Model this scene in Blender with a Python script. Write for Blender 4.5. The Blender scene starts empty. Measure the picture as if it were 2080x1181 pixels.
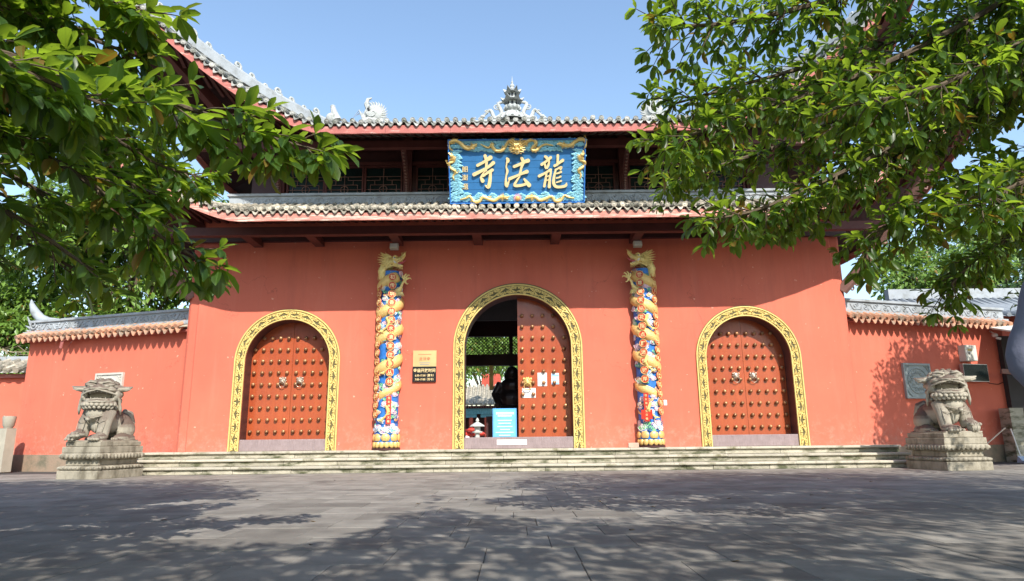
import bpy, math, random
import numpy as np
from math import sin, cos, pi, radians as rad, sqrt, atan2
from mathutils import Vector, Matrix, Euler
random.seed(7); rng = np.random.default_rng(7)
S = bpy.context.scene; C = S.collection

# ---------------------------------------------------------------- camera, sky, sun, exposure
cam = bpy.data.cameras.new('camera'); camo = bpy.data.objects.new('camera', cam); C.objects.link(camo)
cam.sensor_width = 36; cam.lens = 36*1350/2080.; cam.clip_start = .05; cam.clip_end = 3000
camo.matrix_world = Matrix.Translation((0, 0, .74)) @ Matrix.Rotation(rad(90+12.45), 4, 'X') @ Matrix.Rotation(rad(-.6), 4, 'Z')
S.camera = camo
SUN_EL, SUN_AZ = 40.5, 18            # elevation; degrees to the right of straight behind the camera
W = bpy.data.worlds.new('World'); S.world = W; W.use_nodes = True
wn = W.node_tree; bg = wn.nodes['Background']; sky = wn.nodes.new('ShaderNodeTexSky')
sky.sky_type = 'NISHITA'; sky.sun_disc = False; sky.sun_elevation = rad(SUN_EL); sky.sun_rotation = rad(180-SUN_AZ)
sky.air_density = 1.3; sky.dust_density = .8; sky.ozone_density = 2.1
wn.links.new(sky.outputs[0], bg.inputs[0]); bg.inputs[1].default_value = .125
sl = bpy.data.lights.new('sun', 'SUN'); sl.energy = 3.2; sl.angle = rad(.53); sl.color = (1, .94, .86)
so = bpy.data.objects.new('sun', sl); C.objects.link(so)
sdir = Vector((sin(rad(SUN_AZ))*cos(rad(SUN_EL)), -cos(rad(SUN_AZ))*cos(rad(SUN_EL)), sin(rad(SUN_EL))))
so.rotation_euler = sdir.to_track_quat('Z', 'Y').to_euler(); so.location = (5, -10, 15)
vs = S.view_settings; vs.view_transform = 'Standard'; vs.look = 'None'; vs.exposure = 1.1; vs.gamma = 1; vs.use_curve_mapping = False
S.cycles.max_bounces = 8; S.cycles.transparent_max_bounces = 8

# ---------------------------------------------------------------- helpers
def tag(o, label=None, cat=None, group=None, kind=None):
    if label: o['label'] = label
    if cat: o['category'] = cat
    if group: o['group'] = group
    if kind: o['kind'] = kind
    return o
def worldoff(p):
    v = Vector((0, 0, 0))
    while p is not None: v += p.location; p = p.parent
    return v
def empty(name, loc=(0, 0, 0), rz=0, label=None, cat=None, group=None, kind=None, parent=None):
    o = bpy.data.objects.new(name, None); o.empty_display_size = .1; o.location = loc; o.rotation_euler = (0, 0, rz); C.objects.link(o)
    if parent: o.parent = parent
    return tag(o, label, cat, group, kind)
def link(name, mesh, parent=None, M=None):
    o = bpy.data.objects.new(name, mesh); C.objects.link(o)
    if parent: o.parent = parent
    if M is not None: o.matrix_local = M
    return o
def tree_copy(o, parent=None, skip=()):
    c = o.copy(); C.objects.link(c)
    if parent: c.parent = parent
    for ch in list(o.children):
        if ch.name.split('.')[0] not in skip: tree_copy(ch, c, skip)
    return c
def frame(d, up=None):
    d = Vector(d).normalized(); u = Vector(up) if up else (Vector((0, 0, 1)) if abs(d.z) < .95 else Vector((1, 0, 0)))
    a = d.cross(u).normalized(); b = a.cross(d).normalized(); return a, b, d
class MB:
    def __init__(s): s.v = []; s.f = []; s.T = None
    def add(s, vs, fs):
        n = len(s.v)
        if s.T is not None: vs = [s.T @ Vector(v) for v in vs]
        s.v.extend([tuple(v) for v in vs]); s.f.extend([tuple(i+n for i in f) for f in fs]); return s
    def box(s, x0, x1, y0, y1, z0, z1):
        return s.add([(x0,y0,z0),(x1,y0,z0),(x1,y1,z0),(x0,y1,z0),(x0,y0,z1),(x1,y0,z1),(x1,y1,z1),(x0,y1,z1)],
                     [(0,3,2,1),(4,5,6,7),(0,1,5,4),(1,2,6,5),(2,3,7,6),(3,0,4,7)])
    def cbox(s, c, sz, rx=0, ry=0, rz=0, b=0):
        M = Matrix.Translation(c) @ Euler((rx, ry, rz)).to_matrix().to_4x4(); x, y, z = sz[0]/2, sz[1]/2, sz[2]/2
        if b:
            vs = []
            for k, zz in enumerate((-z, -z+b, z-b, z)):
                q = b if k in (0, 3) else 0
                xx, yy = x-q, y-q
                vs += [(-xx+b*(q==0)*0, -yy, zz), (xx, -yy, zz), (xx, yy, zz), (-xx, yy, zz)]
            fs = [(3,2,1,0), (12,13,14,15)]
            for k in range(3):
                for i in range(4):
                    j = (i+1) % 4; fs.append((4*k+i, 4*k+j, 4*k+4+j, 4*k+4+i))
            return s.add([M @ Vector(v) for v in vs], fs)
        vs = [(-x,-y,-z),(x,-y,-z),(x,y,-z),(-x,y,-z),(-x,-y,z),(x,-y,z),(x,y,z),(-x,y,z)]
        return s.add([M @ Vector(v) for v in vs], [(0,3,2,1),(4,5,6,7),(0,1,5,4),(1,2,6,5),(2,3,7,6),(3,0,4,7)])
    def beam(s, a, b, w, h, up=None):
        a, b = Vector(a), Vector(b); x, u, d = frame(b-a, up); vs = []
        for p in (a, b):
            for i, j in ((-1,-1),(1,-1),(1,1),(-1,1)): vs.append(p + x*(i*w/2) + u*(j*h/2))
        return s.add(vs, [(0,1,2,3),(7,6,5,4),(0,4,5,1),(1,5,6,2),(2,6,7,3),(3,7,4,0)])
    def tube(s, pts, r, n=6, cap=True, flat=1.0, up=None):
        pts = [Vector(p) for p in pts]; m = len(pts)
        if not hasattr(r, '__len__'): r = [r]*m
        vs = []; fs = []; prev = None
        for i, p in enumerate(pts):
            d = pts[min(i+1, m-1)] - pts[max(i-1, 0)]
            if d.length < 1e-9: d = Vector((0, 0, 1))
            d.normalize()
            if up is not None:
                a = d.cross(Vector(up)); a = a.normalized() if a.length > 1e-6 else frame(d)[0]
            elif prev is None: a = frame(d)[0]
            else: a = (prev - d*prev.dot(d)); a = a.normalized() if a.length > 1e-6 else frame(d)[0]
            prev = a; b = d.cross(a)
            for k in range(n):
                t = 2*pi*k/n; vs.append(p + a*(cos(t)*r[i]) + b*(sin(t)*r[i]*flat))
        for i in range(m-1):
            for k in range(n):
                j = (k+1) % n; fs.append((i*n+k, i*n+j, (i+1)*n+j, (i+1)*n+k))
        if cap: fs.append(tuple(range(n))[::-1]); fs.append(tuple((m-1)*n+k for k in range(n)))
        return s.add(vs, fs)
    def lathe(s, prof, n=16, c=(0, 0, 0), a0=0, a1=2*pi):
        full = abs(a1-a0-2*pi) < 1e-6; m = n if full else n+1; vs = []; fs = []
        for r, z in prof:
            for k in range(m):
                t = a0+(a1-a0)*k/n; vs.append((c[0]+r*cos(t), c[1]+r*sin(t), c[2]+z))
        for i in range(len(prof)-1):
            for k in range(n):
                j = (k+1) % m; fs.append((i*m+k, i*m+j, (i+1)*m+j, (i+1)*m+k))
        return s.add(vs, fs)
    def ball(s, c, r, n=10, m=6, M=None):
        if not hasattr(r, '__len__'): r = (r, r, r)
        vs = [(0, 0, -1)]; fs = []
        for i in range(1, m):
            ph = -pi/2+pi*i/m
            for k in range(n): vs.append((cos(ph)*cos(2*pi*k/n), cos(ph)*sin(2*pi*k/n), sin(ph)))
        vs.append((0, 0, 1)); L = len(vs)-1
        for k in range(n):
            j = (k+1) % n; fs.append((0, 1+j, 1+k)); fs.append((L, 1+(m-2)*n+k, 1+(m-2)*n+j))
            for i in range(m-2): fs.append((1+i*n+k, 1+i*n+j, 1+(i+1)*n+j, 1+(i+1)*n+k))
        R = M if M is not None else Matrix.Identity(3)
        return s.add([Vector(c) + R @ Vector((v[0]*r[0], v[1]*r[1], v[2]*r[2])) for v in vs], fs)
    def prism(s, poly, y0, y1):          # polygon in x,z extruded along y (convex or ngon)
        n = len(poly); vs = [(x, y0, z) for x, z in poly] + [(x, y1, z) for x, z in poly]
        fs = [tuple(range(n)), tuple(range(2*n-1, n-1, -1))] + [(i, i+n, (i+1) % n+n, (i+1) % n) for i in range(n)]
        return s.add(vs, fs)
    def mesh(s, name, mat, smooth=False, off=None):
        me = bpy.data.meshes.new(name); vs = s.v
        if off is not None and off.length > 0: vs = [(a-off.x, b-off.y, c-off.z) for a, b, c in vs]
        me.from_pydata(vs, [], s.f); me.materials.append(mat)
        if smooth:
            me.polygons.foreach_set('use_smooth', [True]*len(me.polygons))
            if smooth != 'all': me.set_sharp_from_angle(angle=rad(42))
        me.update(); return me
    def build(s, name, mat, parent=None, smooth=False, local=False, **k):
        off = None if (local or parent is None) else worldoff(parent)
        o = link(name, s.mesh(name, mat, smooth, off), parent); return tag(o, **k)
def remesh(o, vox, sm=2):
    m = o.modifiers.new('r', 'REMESH'); m.mode = 'VOXEL'; m.voxel_size = vox; m.use_smooth_shade = True
    if sm: q = o.modifiers.new('s', 'SMOOTH'); q.iterations = sm; q.factor = .5
    return o
def spiral(cx, cz, r, turns, a0=0, sgn=1, n=None, r0=.12):
    n = n or int(10*turns)+2
    return [(cx + r*(1-(1-r0)*i/(n-1))*cos(a0+sgn*2*pi*turns*i/(n-1)), cz + r*(1-(1-r0)*i/(n-1))*sin(a0+sgn*2*pi*turns*i/(n-1))) for i in range(n)]
def bez(pts, n=24):                      # Catmull-Rom through points of any dimension
    P = [np.array(p, float) for p in pts]; P = [2*P[0]-P[1]] + P + [2*P[-1]-P[-2]]; out = []
    for i in range(1, len(P)-2):
        m = max(2, n//(len(P)-3))
        for k in range(m):
            t = k/m; a, b, c, d = P[i-1:i+3]
            out.append(.5*((2*b)+(-a+c)*t+(2*a-5*b+4*c-d)*t*t+(-a+3*b-3*c+d)*t**3))
    out.append(P[-2]); return [tuple(o) for o in out]

# ---------------------------------------------------------------- materials
def nodes(name):
    m = bpy.data.materials.new(name); m.use_nodes = True; return m, m.node_tree, m.node_tree.nodes['Principled BSDF']
def N(nt, t, **k):
    n = nt.nodes.new(t)
    for a, b in k.items(): setattr(n, a, b)
    return n
def noise(nt, vec, scale, detail=4, rough=.55, sx=None):
    if sx:
        mp = N(nt, 'ShaderNodeMapping'); mp.inputs['Scale'].default_value = sx; nt.links.new(vec, mp.inputs[0]); vec = mp.outputs[0]
    n = N(nt, 'ShaderNodeTexNoise'); n.inputs['Scale'].default_value = scale; n.inputs['Detail'].default_value = detail; n.inputs['Roughness'].default_value = rough
    nt.links.new(vec, n.inputs['Vector']); return n.outputs['Fac']
def ramp(nt, fac, a, b, lo=0., hi=1.):
    r = N(nt, 'ShaderNodeMapRange'); r.inputs[1].default_value = a; r.inputs[2].default_value = b; r.inputs[3].default_value = lo; r.inputs[4].default_value = hi
    nt.links.new(fac, r.inputs[0]); return r.outputs[0]
def mixc(nt, fac, a, b, mode='MIX'):
    m = N(nt, 'ShaderNodeMix', data_type='RGBA', blend_type=mode)
    for v, s in ((fac, 0), (a, 6), (b, 7)):
        if isinstance(v, (int, float)): m.inputs[s].default_value = v
        elif isinstance(v, tuple): m.inputs[s].default_value = (*v[:3], 1)
        else: nt.links.new(v, m.inputs[s])
    return m.outputs[2]
def mul(nt, a, b, op='MULTIPLY'):
    m = N(nt, 'ShaderNodeMath', operation=op)
    for i, v in enumerate((a, b)):
        if isinstance(v, (int, float)): m.inputs[i].default_value = v
        else: nt.links.new(v, m.inputs[i])
    return m.outputs[0]
def M(name, col, rough=.8, metal=0, var=.18, scale=3, bump=.15, bscale=40, dirt=None, dth=(.5, .7), dscale=2, sx=None, rnd=0, spec=.4, up=None, coat=0, cav=None):
    """procedural material: base colour, broad tone variation, blotches of a second colour, grain relief"""
    m, nt, p = nodes(name); g = N(nt, 'ShaderNodeNewGeometry'); pos = g.outputs['Position']
    n1 = noise(nt, pos, scale, 5)
    k = ramp(nt, n1, .25, .75, 1-var, 1+var)
    if rnd:
        oi = N(nt, 'ShaderNodeObjectInfo'); k = mul(nt, k, ramp(nt, oi.outputs['Random'], 0, 1, 1-rnd, 1+rnd))
        k = mul(nt, k, ramp(nt, g.outputs['Random Per Island'], 0, 1, 1-rnd*.6, 1+rnd*.6))
    cc = N(nt, 'ShaderNodeCombineColor'); [nt.links.new(k, cc.inputs[i]) for i in range(3)]
    c = mixc(nt, 1.0, tuple(col), cc.outputs[0], 'MULTIPLY')
    if dirt:
        d = ramp(nt, noise(nt, pos, dscale, 6, .65, sx), dth[0], dth[1])
        if up:
            sp = N(nt, 'ShaderNodeSeparateXYZ'); nt.links.new(g.outputs['Normal'], sp.inputs[0])
            d = mul(nt, d, ramp(nt, sp.outputs[2], up[0], up[1])); 
        c = mixc(nt, d, c, tuple(dirt))
    if cav: c = mixc(nt, ramp(nt, g.outputs['Pointiness'], .495, .45, 0, .85), c, tuple(cav)); c = mixc(nt, ramp(nt, g.outputs['Pointiness'], .53, .62, 0, .18), c, tuple(min(1, x*1.35) for x in col))  # crease grime with occlusion-like shade, and lighter edges, put into the colour
    nt.links.new(c, p.inputs['Base Color'])
    p.inputs['Metallic'].default_value = metal; p.inputs['Specular IOR Level'].default_value = spec
    n2 = noise(nt, pos, bscale, 6, .6)
    nt.links.new(ramp(nt, n2, .3, .7, max(.02, rough-.08), min(1, rough+.08)), p.inputs['Roughness'])
    if coat: p.inputs['Coat Weight'].default_value = coat; p.inputs['Coat Roughness'].default_value = .125
    if bump:
        b = N(nt, 'ShaderNodeBump'); b.inputs['Strength'].default_value = bump; b.inputs['Distance'].default_value = .02
        nt.links.new(n2, b.inputs['Height']); nt.links.new(b.outputs[0], p.inputs['Normal'])
    return m

WALLC = (.66, .185, .10)
def wall_mat():
    m, nt, p = nodes('red_plaster'); g = N(nt, 'ShaderNodeNewGeometry'); pos = g.outputs['Position']
    a = ramp(nt, noise(nt, pos, .35, 5, .6), .3, .7); c = mixc(nt, a, (.57, .135, .085), (.65, .17, .105))
    s = ramp(nt, noise(nt, pos, 1.2, 6, .7, (3, 3, .35)), .52, .8, 0, .35); c = mixc(nt, s, c, (.68, .22, .155))
    sp = N(nt, 'ShaderNodeSeparateXYZ'); nt.links.new(pos, sp.inputs[0])
    low = mul(nt, ramp(nt, sp.outputs[2], .5, 1.3, 1, 0), ramp(nt, noise(nt, pos, 7, 6, .7), .5, .68, 0, .5)); c = mixc(nt, low, c, (.72, .36, .27))
    chip = ramp(nt, noise(nt, pos, 9, 3, .5), .72, .74, 0, .7); c = mixc(nt, chip, c, (.8, .45, .33))
    rain = mul(nt, ramp(nt, noise(nt, pos, 2.2, 5, .75, (1.2, 1.2, .14)), .5, .75, 0, .38), ramp(nt, sp.outputs[2], 2.2, 5.2, .25, 1)); c = mixc(nt, rain, c, (.36, .10, .075))
    spl = mul(nt, ramp(nt, sp.outputs[2], .45, .95, 1, 0), ramp(nt, noise(nt, pos, 4, 6, .7), .42, .62, 0, .55)); c = mixc(nt, spl, c, (.40, .20, .15))
    vo = N(nt, 'ShaderNodeTexVoronoi', feature='DISTANCE_TO_EDGE'); vo.inputs['Scale'].default_value = .55; mp = N(nt, 'ShaderNodeVectorMath', operation='ADD'); nz = N(nt, 'ShaderNodeTexNoise'); nz.inputs['Scale'].default_value = 3; nz.inputs['Detail'].default_value = 6; nt.links.new(pos, nz.inputs['Vector']); nt.links.new(pos, mp.inputs[0]); nt.links.new(nz.outputs['Color'], mp.inputs[1]); nt.links.new(mp.outputs[0], vo.inputs['Vector'])
    crk = mul(nt, ramp(nt, vo.outputs['Distance'], .0015, .005, 1, 0), ramp(nt, noise(nt, pos, .5, 2), .52, .58, 0, .55)); c = mixc(nt, crk, c, (.30, .07, .05))
    nt.links.new(c, p.inputs['Base Color']); p.inputs['Roughness'].default_value = .85; p.inputs['Specular IOR Level'].default_value = .25
    b = N(nt, 'ShaderNodeBump'); b.inputs['Strength'].default_value = .25; b.inputs['Distance'].default_value = .02
    h = N(nt, 'ShaderNodeMath', operation='ADD'); nt.links.new(noise(nt, pos, 1.8, 3), h.inputs[0]); nt.links.new(mul(nt, noise(nt, pos, 60, 4), .25), h.inputs[1])
    nt.links.new(h.outputs[0], b.inputs['Height']); nt.links.new(b.outputs[0], p.inputs['Normal']); return m
m_wall = wall_mat()
m_plinth = M('stained_plinth', (.33, .24, .17), .9, dirt=(.16, .145, .10), dscale=3, dth=(.42, .68), bscale=25, bump=.4)
m_stone = M('sandstone', (.43, .40, .32), .88, var=.16, scale=2.5, bump=.5, bscale=35, dirt=(.17, .16, .09), dscale=3.2, dth=(.52, .68), rnd=.12)
m_riser = M('rough_sandstone', (.39, .36, .28), .9, var=.2, scale=4, bump=.9, bscale=18, dirt=(.09, .095, .05), dscale=2.2, dth=(.46, .62), sx=(1, 1, 3), rnd=.15)
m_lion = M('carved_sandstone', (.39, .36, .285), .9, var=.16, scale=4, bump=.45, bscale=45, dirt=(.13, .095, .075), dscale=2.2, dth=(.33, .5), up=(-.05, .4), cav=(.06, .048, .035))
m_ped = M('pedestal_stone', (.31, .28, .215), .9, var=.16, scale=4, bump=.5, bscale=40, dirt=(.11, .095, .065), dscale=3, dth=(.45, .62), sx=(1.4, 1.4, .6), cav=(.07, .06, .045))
m_pave = M('grey_paving', (.20, .186, .163), .8, var=.28, scale=2.5, bump=.22, bscale=30, dirt=(.11, .10, .09), dscale=1.1, dth=(.5, .75), rnd=.20, spec=.2)
m_joint = M('dark_joint', (.05, .048, .045), .95, bump=0)
m_tile = M('grey_roof_tile', (.36, .36, .33), .8, var=.25, scale=6, bump=.3, bscale=40, dirt=(.12, .13, .10), dscale=5, dth=(.45, .65), rnd=.35)
m_tilew = M('pale_roof_tile', (.46, .41, .32), .85, var=.25, scale=6, bump=.3, bscale=40, dirt=(.13, .13, .10), dscale=5, dth=(.45, .64), rnd=.38)
m_tiler = M('orange_clay_tile', (.50, .25, .15), .85, var=.25, scale=6, bump=.3, bscale=40, dirt=(.30, .24, .18), dscale=4, dth=(.45, .65), rnd=.2)
m_ridge = M('grey_carved_ridge', (.33, .36, .38), .8, var=.15, scale=3, bump=.3, bscale=30, dirt=(.20, .21, .20), dscale=4, dth=(.5, .75))
m_orn = M('pale_ridge_ornament', (.40, .42, .41), .8, var=.15, scale=5, bump=.2, bscale=40, dirt=(.22, .24, .22), dscale=8, dth=(.5, .7))
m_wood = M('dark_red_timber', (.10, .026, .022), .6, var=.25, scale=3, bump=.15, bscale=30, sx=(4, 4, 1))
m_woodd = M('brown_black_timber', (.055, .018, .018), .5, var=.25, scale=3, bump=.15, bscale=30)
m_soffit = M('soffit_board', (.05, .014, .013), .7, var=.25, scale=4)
m_fascia = M('faded_red_fascia', (.38, .12, .10), .75, var=.18, scale=3, bump=.4, bscale=14, dirt=(.58, .34, .28), dscale=3.5, dth=(.56, .66), sx=(.7, 1, 5))
m_flake = M('peeling_fascia', (.50, .20, .155), .85, var=.25, scale=5, bump=.9, bscale=8, dirt=(.62, .47, .38), dscale=5, dth=(.50, .6), sx=(.5, 1, 5))
m_lat = M('lattice_timber', (.24, .13, .105), .6)
m_door = M('orange_red_lacquer', (.38, .078, .024), .34, var=.14, scale=1.5, bump=.06, bscale=6, dirt=(.33, .06, .022), dscale=2, dth=(.4, .7), sx=(6, 1, .6), coat=.3)
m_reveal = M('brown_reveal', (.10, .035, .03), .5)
m_thresh = M('purple_stone_threshold', (.30, .235, .235), .8, var=.15, scale=6, bump=.8, bscale=70, sx=(6, 1, .5), dirt=(.22, .16, .16), dscale=10)
m_gold = M('gold_paint', (.80, .56, .20), .42, .35, var=.12, scale=20, bump=.15, bscale=60, dirt=(.50, .32, .10), dscale=20, dth=(.5, .75))
m_goldy = M('yellow_gold_relief', (.72, .55, .19), .5, .15, var=.12, scale=15, bump=.1, bscale=60)
m_goldd = M('gilded_dragon', (.90, .72, .28), .4, .2, var=.15, scale=20, bump=.25, bscale=70, dirt=(.62, .45, .14), dscale=18, dth=(.5, .7))
m_letter = M('pale_gold_lettering', (.86, .66, .33), .45, .15, var=.05, bump=.05)
m_band = M('dark_olive_band', (.12, .10, .04), .7)
m_stud = M('bronze_stud', (.34, .17, .08), .34, .5, var=.15, scale=30, rnd=.35)
m_silver = M('tarnished_silver', (.55, .46, .36), .3, .75, var=.2, scale=30)
m_blue = M('blue_signboard', (.028, .155, .37), .55, var=.10, scale=5, bump=.1, bscale=8, sx=(1, 1, 8))
m_cloud = M('turquoise_cloud', (.25, .54, .64), .6, var=.2, scale=12)
m_pblue = M('pillar_blue', (.03, .17, .52), .5, var=.3, scale=12)
m_white = M('white_paint', (.78, .76, .72), .6, var=.06)
m_green = M('bright_green_cloud', (.22, .60, .25), .55, var=.2, scale=15)
m_pink = M('pink_cloud', (.72, .38, .46), .55, var=.2, scale=15)
m_lblue = M('light_blue_cloud', (.25, .48, .75), .55, var=.2, scale=15)
m_red = M('medallion_red', (.55, .04, .02), .5, var=.08)
m_black = M('black_gloss', (.02, .02, .022), .25)
m_brass = M('brass_plate', (.62, .48, .22), .4, .4, var=.08, bump=.03)
m_paper = M('paper', (.78, .78, .76), .8, var=.03, bump=.03)
m_paperb = M('blue_print', (.28, .53, .82), .6, var=.05, bump=0)
m_bboard = M('blue_notice_print', (.13, .42, .82), .4, var=.05, bump=0)
m_ink = M('grey_ink', (.25, .27, .33), .8, bump=0)
m_redink = M('red_ink', (.55, .17, .08), .7, bump=0)
m_metalw = M('cream_sheet_metal', (.62, .61, .53), .5, var=.06)
m_alu = M('aluminium_frame', (.5, .5, .5), .35, .7)
m_glass = M('dark_screen_glass', (.01, .02, .02), .25, var=.3, bump=0, spec=.15)
m_bark = M('grey_brown_bark', (.10, .075, .05), .9, var=.3, scale=12, bump=.6, bscale=40)
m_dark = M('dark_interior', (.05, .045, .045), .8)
m_grey = M('grey_panel', (.16, .17, .19), .7)
m_bronze = M('dark_bronze', (.055, .045, .042), .35, .5, var=.2)
m_soil = M('earth_ground', (.055, .055, .04), .95, var=.2, scale=.5)
m_relief = M('pale_relief_stone', (.50, .49, .43), .85, var=.1, bump=.3)
m_reliefg = M('grey_green_relief_stone', (.33, .37, .36), .85, var=.1, bump=.3)
m_redwood = M('bright_red_column', (.45, .07, .04), .5)
m_painted = M('painted_beam_green', (.10, .27, .33), .6, var=.4, scale=12)
m_cloth = M('slate_blue_cloth', (.155, .165, .23), .85, var=.12, scale=4, bump=.15, bscale=120)
m_skin = M('skin', (.55, .34, .24), .55, bump=.03)
m_hair = M('black_hair', (.02, .017, .015), .5, bump=.5, bscale=80)
m_plastic = M('pale_blue_plastic', (.42, .52, .66), .45)
m_hand = M('broom_handle', (.55, .45, .35), .6)

def leaf_mat(name, c1, c2, trans, tf=.45, veins=True):
    m, nt, p = nodes(name); g = N(nt, 'ShaderNodeNewGeometry'); oi = N(nt, 'ShaderNodeObjectInfo')
    f = mul(nt, N(nt, 'ShaderNodeMath', operation='FRACT').outputs[0], 1)
    ad = N(nt, 'ShaderNodeMath', operation='ADD'); nt.links.new(g.outputs['Random Per Island'], ad.inputs[0]); nt.links.new(oi.outputs['Random'], ad.inputs[1])
    fr = N(nt, 'ShaderNodeMath', operation='FRACT'); nt.links.new(ad.outputs[0], fr.inputs[0]); r = fr.outputs[0]
    c = mixc(nt, mul(nt, r, r), c1, c2); tc = mixc(nt, r, tuple(t*.4 for t in trans), trans)
    old = ramp(nt, r, .962, .97); c = mixc(nt, old, c, (.20, .13, .03)); tc = mixc(nt, old, tc, (.30, .18, .02))
    if veins:
        uv = N(nt, 'ShaderNodeUVMap'); sp = N(nt, 'ShaderNodeSeparateXYZ'); nt.links.new(uv.outputs[0], sp.inputs[0])
        ax = mul(nt, mul(nt, sp.outputs[0], .5, 'SUBTRACT'), 0, 'ADD'); ab = N(nt, 'ShaderNodeMath', operation='ABSOLUTE'); nt.links.new(ax, ab.inputs[0])
        rib = ramp(nt, ab.outputs[0], .02, .06, 1, 0)
        w = mul(nt, mul(nt, sp.outputs[1], 9), mul(nt, ab.outputs[0], 3.4), 'SUBTRACT'); fw = N(nt, 'ShaderNodeMath', operation='FRACT'); nt.links.new(w, fw.inputs[0])
        sv = ramp(nt, fw.outputs[0], 0, .16, .55, 0); v = mul(nt, rib, sv, 'MAXIMUM')
        c = mixc(nt, mul(nt, v, .55), c, tuple(min(1, x*1.9+.02) for x in c2)); tc = mixc(nt, mul(nt, v, .5), tc, tuple(x*.5 for x in trans))
    nt.links.new(c, p.inputs['Base Color']); p.inputs['Roughness'].default_value = .38; p.inputs['Specular IOR Level'].default_value = .45
    t = N(nt, 'ShaderNodeBsdfTranslucent'); nt.links.new(tc, t.inputs[0]); mx = N(nt, 'ShaderNodeMixShader'); mx.inputs[0].default_value = tf
    out = nt.nodes['Material Output']; nt.links.new(p.outputs[0], mx.inputs[1]); nt.links.new(t.outputs[0], mx.inputs[2]); nt.links.new(mx.outputs[0], out.inputs[0]); return m
m_leaf = leaf_mat('broad_leaf', (.022, .06, .012), (.06, .125, .022), (.46, .68, .045), .48)
m_leafu = leaf_mat('upper_leaf', (.03, .075, .016), (.055, .12, .024), (.16, .26, .03), .3, False)
m_leafb = leaf_mat('background_leaf', (.12, .22, .035), (.20, .32, .06), (.36, .52, .07), .3, False)
m_leafd = leaf_mat('dark_background_leaf', (.04, .085, .025), (.08, .14, .04), (.16, .28, .05), .3, False)
m_twig = M('dry_twig', (.32, .26, .16), .9)
# ---------------------------------------------------------------- text cache
TX = {}
def texts(lst):
    cu = []
    for s in lst:
        if s in TX: continue
        c = bpy.data.curves.new('text', 'FONT'); c.body = s; c.size = 1; c.extrude = .04; c.align_x = 'CENTER'; c.align_y = 'CENTER'; c.offset = .012; c.resolution_u = 3
        o = bpy.data.objects.new('text', c); C.objects.link(o); cu.append((s, o)); TX[s] = None
    bpy.context.view_layer.update(); dg = bpy.context.evaluated_depsgraph_get()
    for s, o in cu:
        me = bpy.data.meshes.new_from_object(o.evaluated_get(dg)); n = len(me.vertices); co = np.empty(n*3); me.vertices.foreach_get('co', co); co = co.reshape(-1, 3)
        if n: co[:, :2] -= (co[:, :2].max(0)+co[:, :2].min(0))/2
        me.vertices.foreach_set('co', co.ravel()); TX[s] = me; c = o.data; bpy.data.objects.remove(o); bpy.data.curves.remove(c)
TMESH = {}
def text(s, size, mat, parent, loc, name='character', rz=0, rx=pi/2, sx=1.0, local=False):
    k = (s, mat.name)
    if k not in TMESH:
        me = TX[s].copy(); me.materials.clear(); me.materials.append(mat); TMESH[k] = me
    L = Vector(loc) - (Vector((0, 0, 0)) if local else worldoff(parent))
    return link(name, TMESH[k], parent, Matrix.Translation(L) @ Euler((rx, 0, rz)).to_matrix().to_4x4() @ Matrix.Diagonal((size*sx, size, size, 1)))
LT1 = '初传圳香持风水清家住寺丛林'; LT2 = '奇山之半石心月光论功云门石前日深永'
RT1 = '世尊微笑拈花指点群迷登彼岸'; RT2 = '八相下世显如不得日遍礼木来以观在住'
texts(list(set(LT1+LT2+RT1+RT2+'朗澍题龙法寺')) + ['寺庙开放时间', '6:30-17:30（夏令）', '7:00-17:00（冬令）', '弟', '子', '文', '全', '敬', '献', '信', '女'])

# ---------------------------------------------------------------- ground and paving
MB().add([(-600, -300, -.03), (600, -300, -.03), (600, 900, -.03), (-600, 900, -.03)], [(0, 1, 2, 3)]).build('ground', m_soil, kind='structure')
pv = empty('pavement', (0, 8, 0), kind='structure')
MB().box(-24, 24, -8, 22, -.029, -.012).build('paving_bed', m_joint, pv)
ps = MB(); b = .004; ps.cbox((0, 0, -.02), (.596, .557, .04), b=b); slab = ps.mesh('paving_slab', m_pave, off=None)
ps2 = MB(); ps2.cbox((0, 0, -.02), (.896, .557, .04), b=b); slab2 = ps2.mesh('paving_slab', m_pave)
rows = MB(); cnt = 0; y = -7.7; r = 0
while y < 16:
    r += 1; yc = y+.285; x = -20 + (r % 2)*.3 + random.uniform(0, .12)*(r % 3)
    while x < 20:
        w = .6 if random.random() > .12 else .9; xc = x+w/2; x += w
        near = 2.6 < yc < 8.2 and abs(xc) < yc*.80+.3
        dz = random.gauss(0, .0012)
        if near and cnt < 300: link('paving_slab', slab if w < .7 else slab2, pv, Matrix.Translation((xc, yc-8, dz)) @ Euler((random.gauss(0, .0015), random.gauss(0, .0015), 0)).to_matrix().to_4x4()); cnt += 1
        else: rows.cbox((xc, yc, -.02+dz), (w-.004, .557, .04), b=b if yc < 12 and abs(xc) < 12 else 0)
    y += .57
rows.build('paving_slabs', m_pave, pv, kind='stuff')

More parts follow.
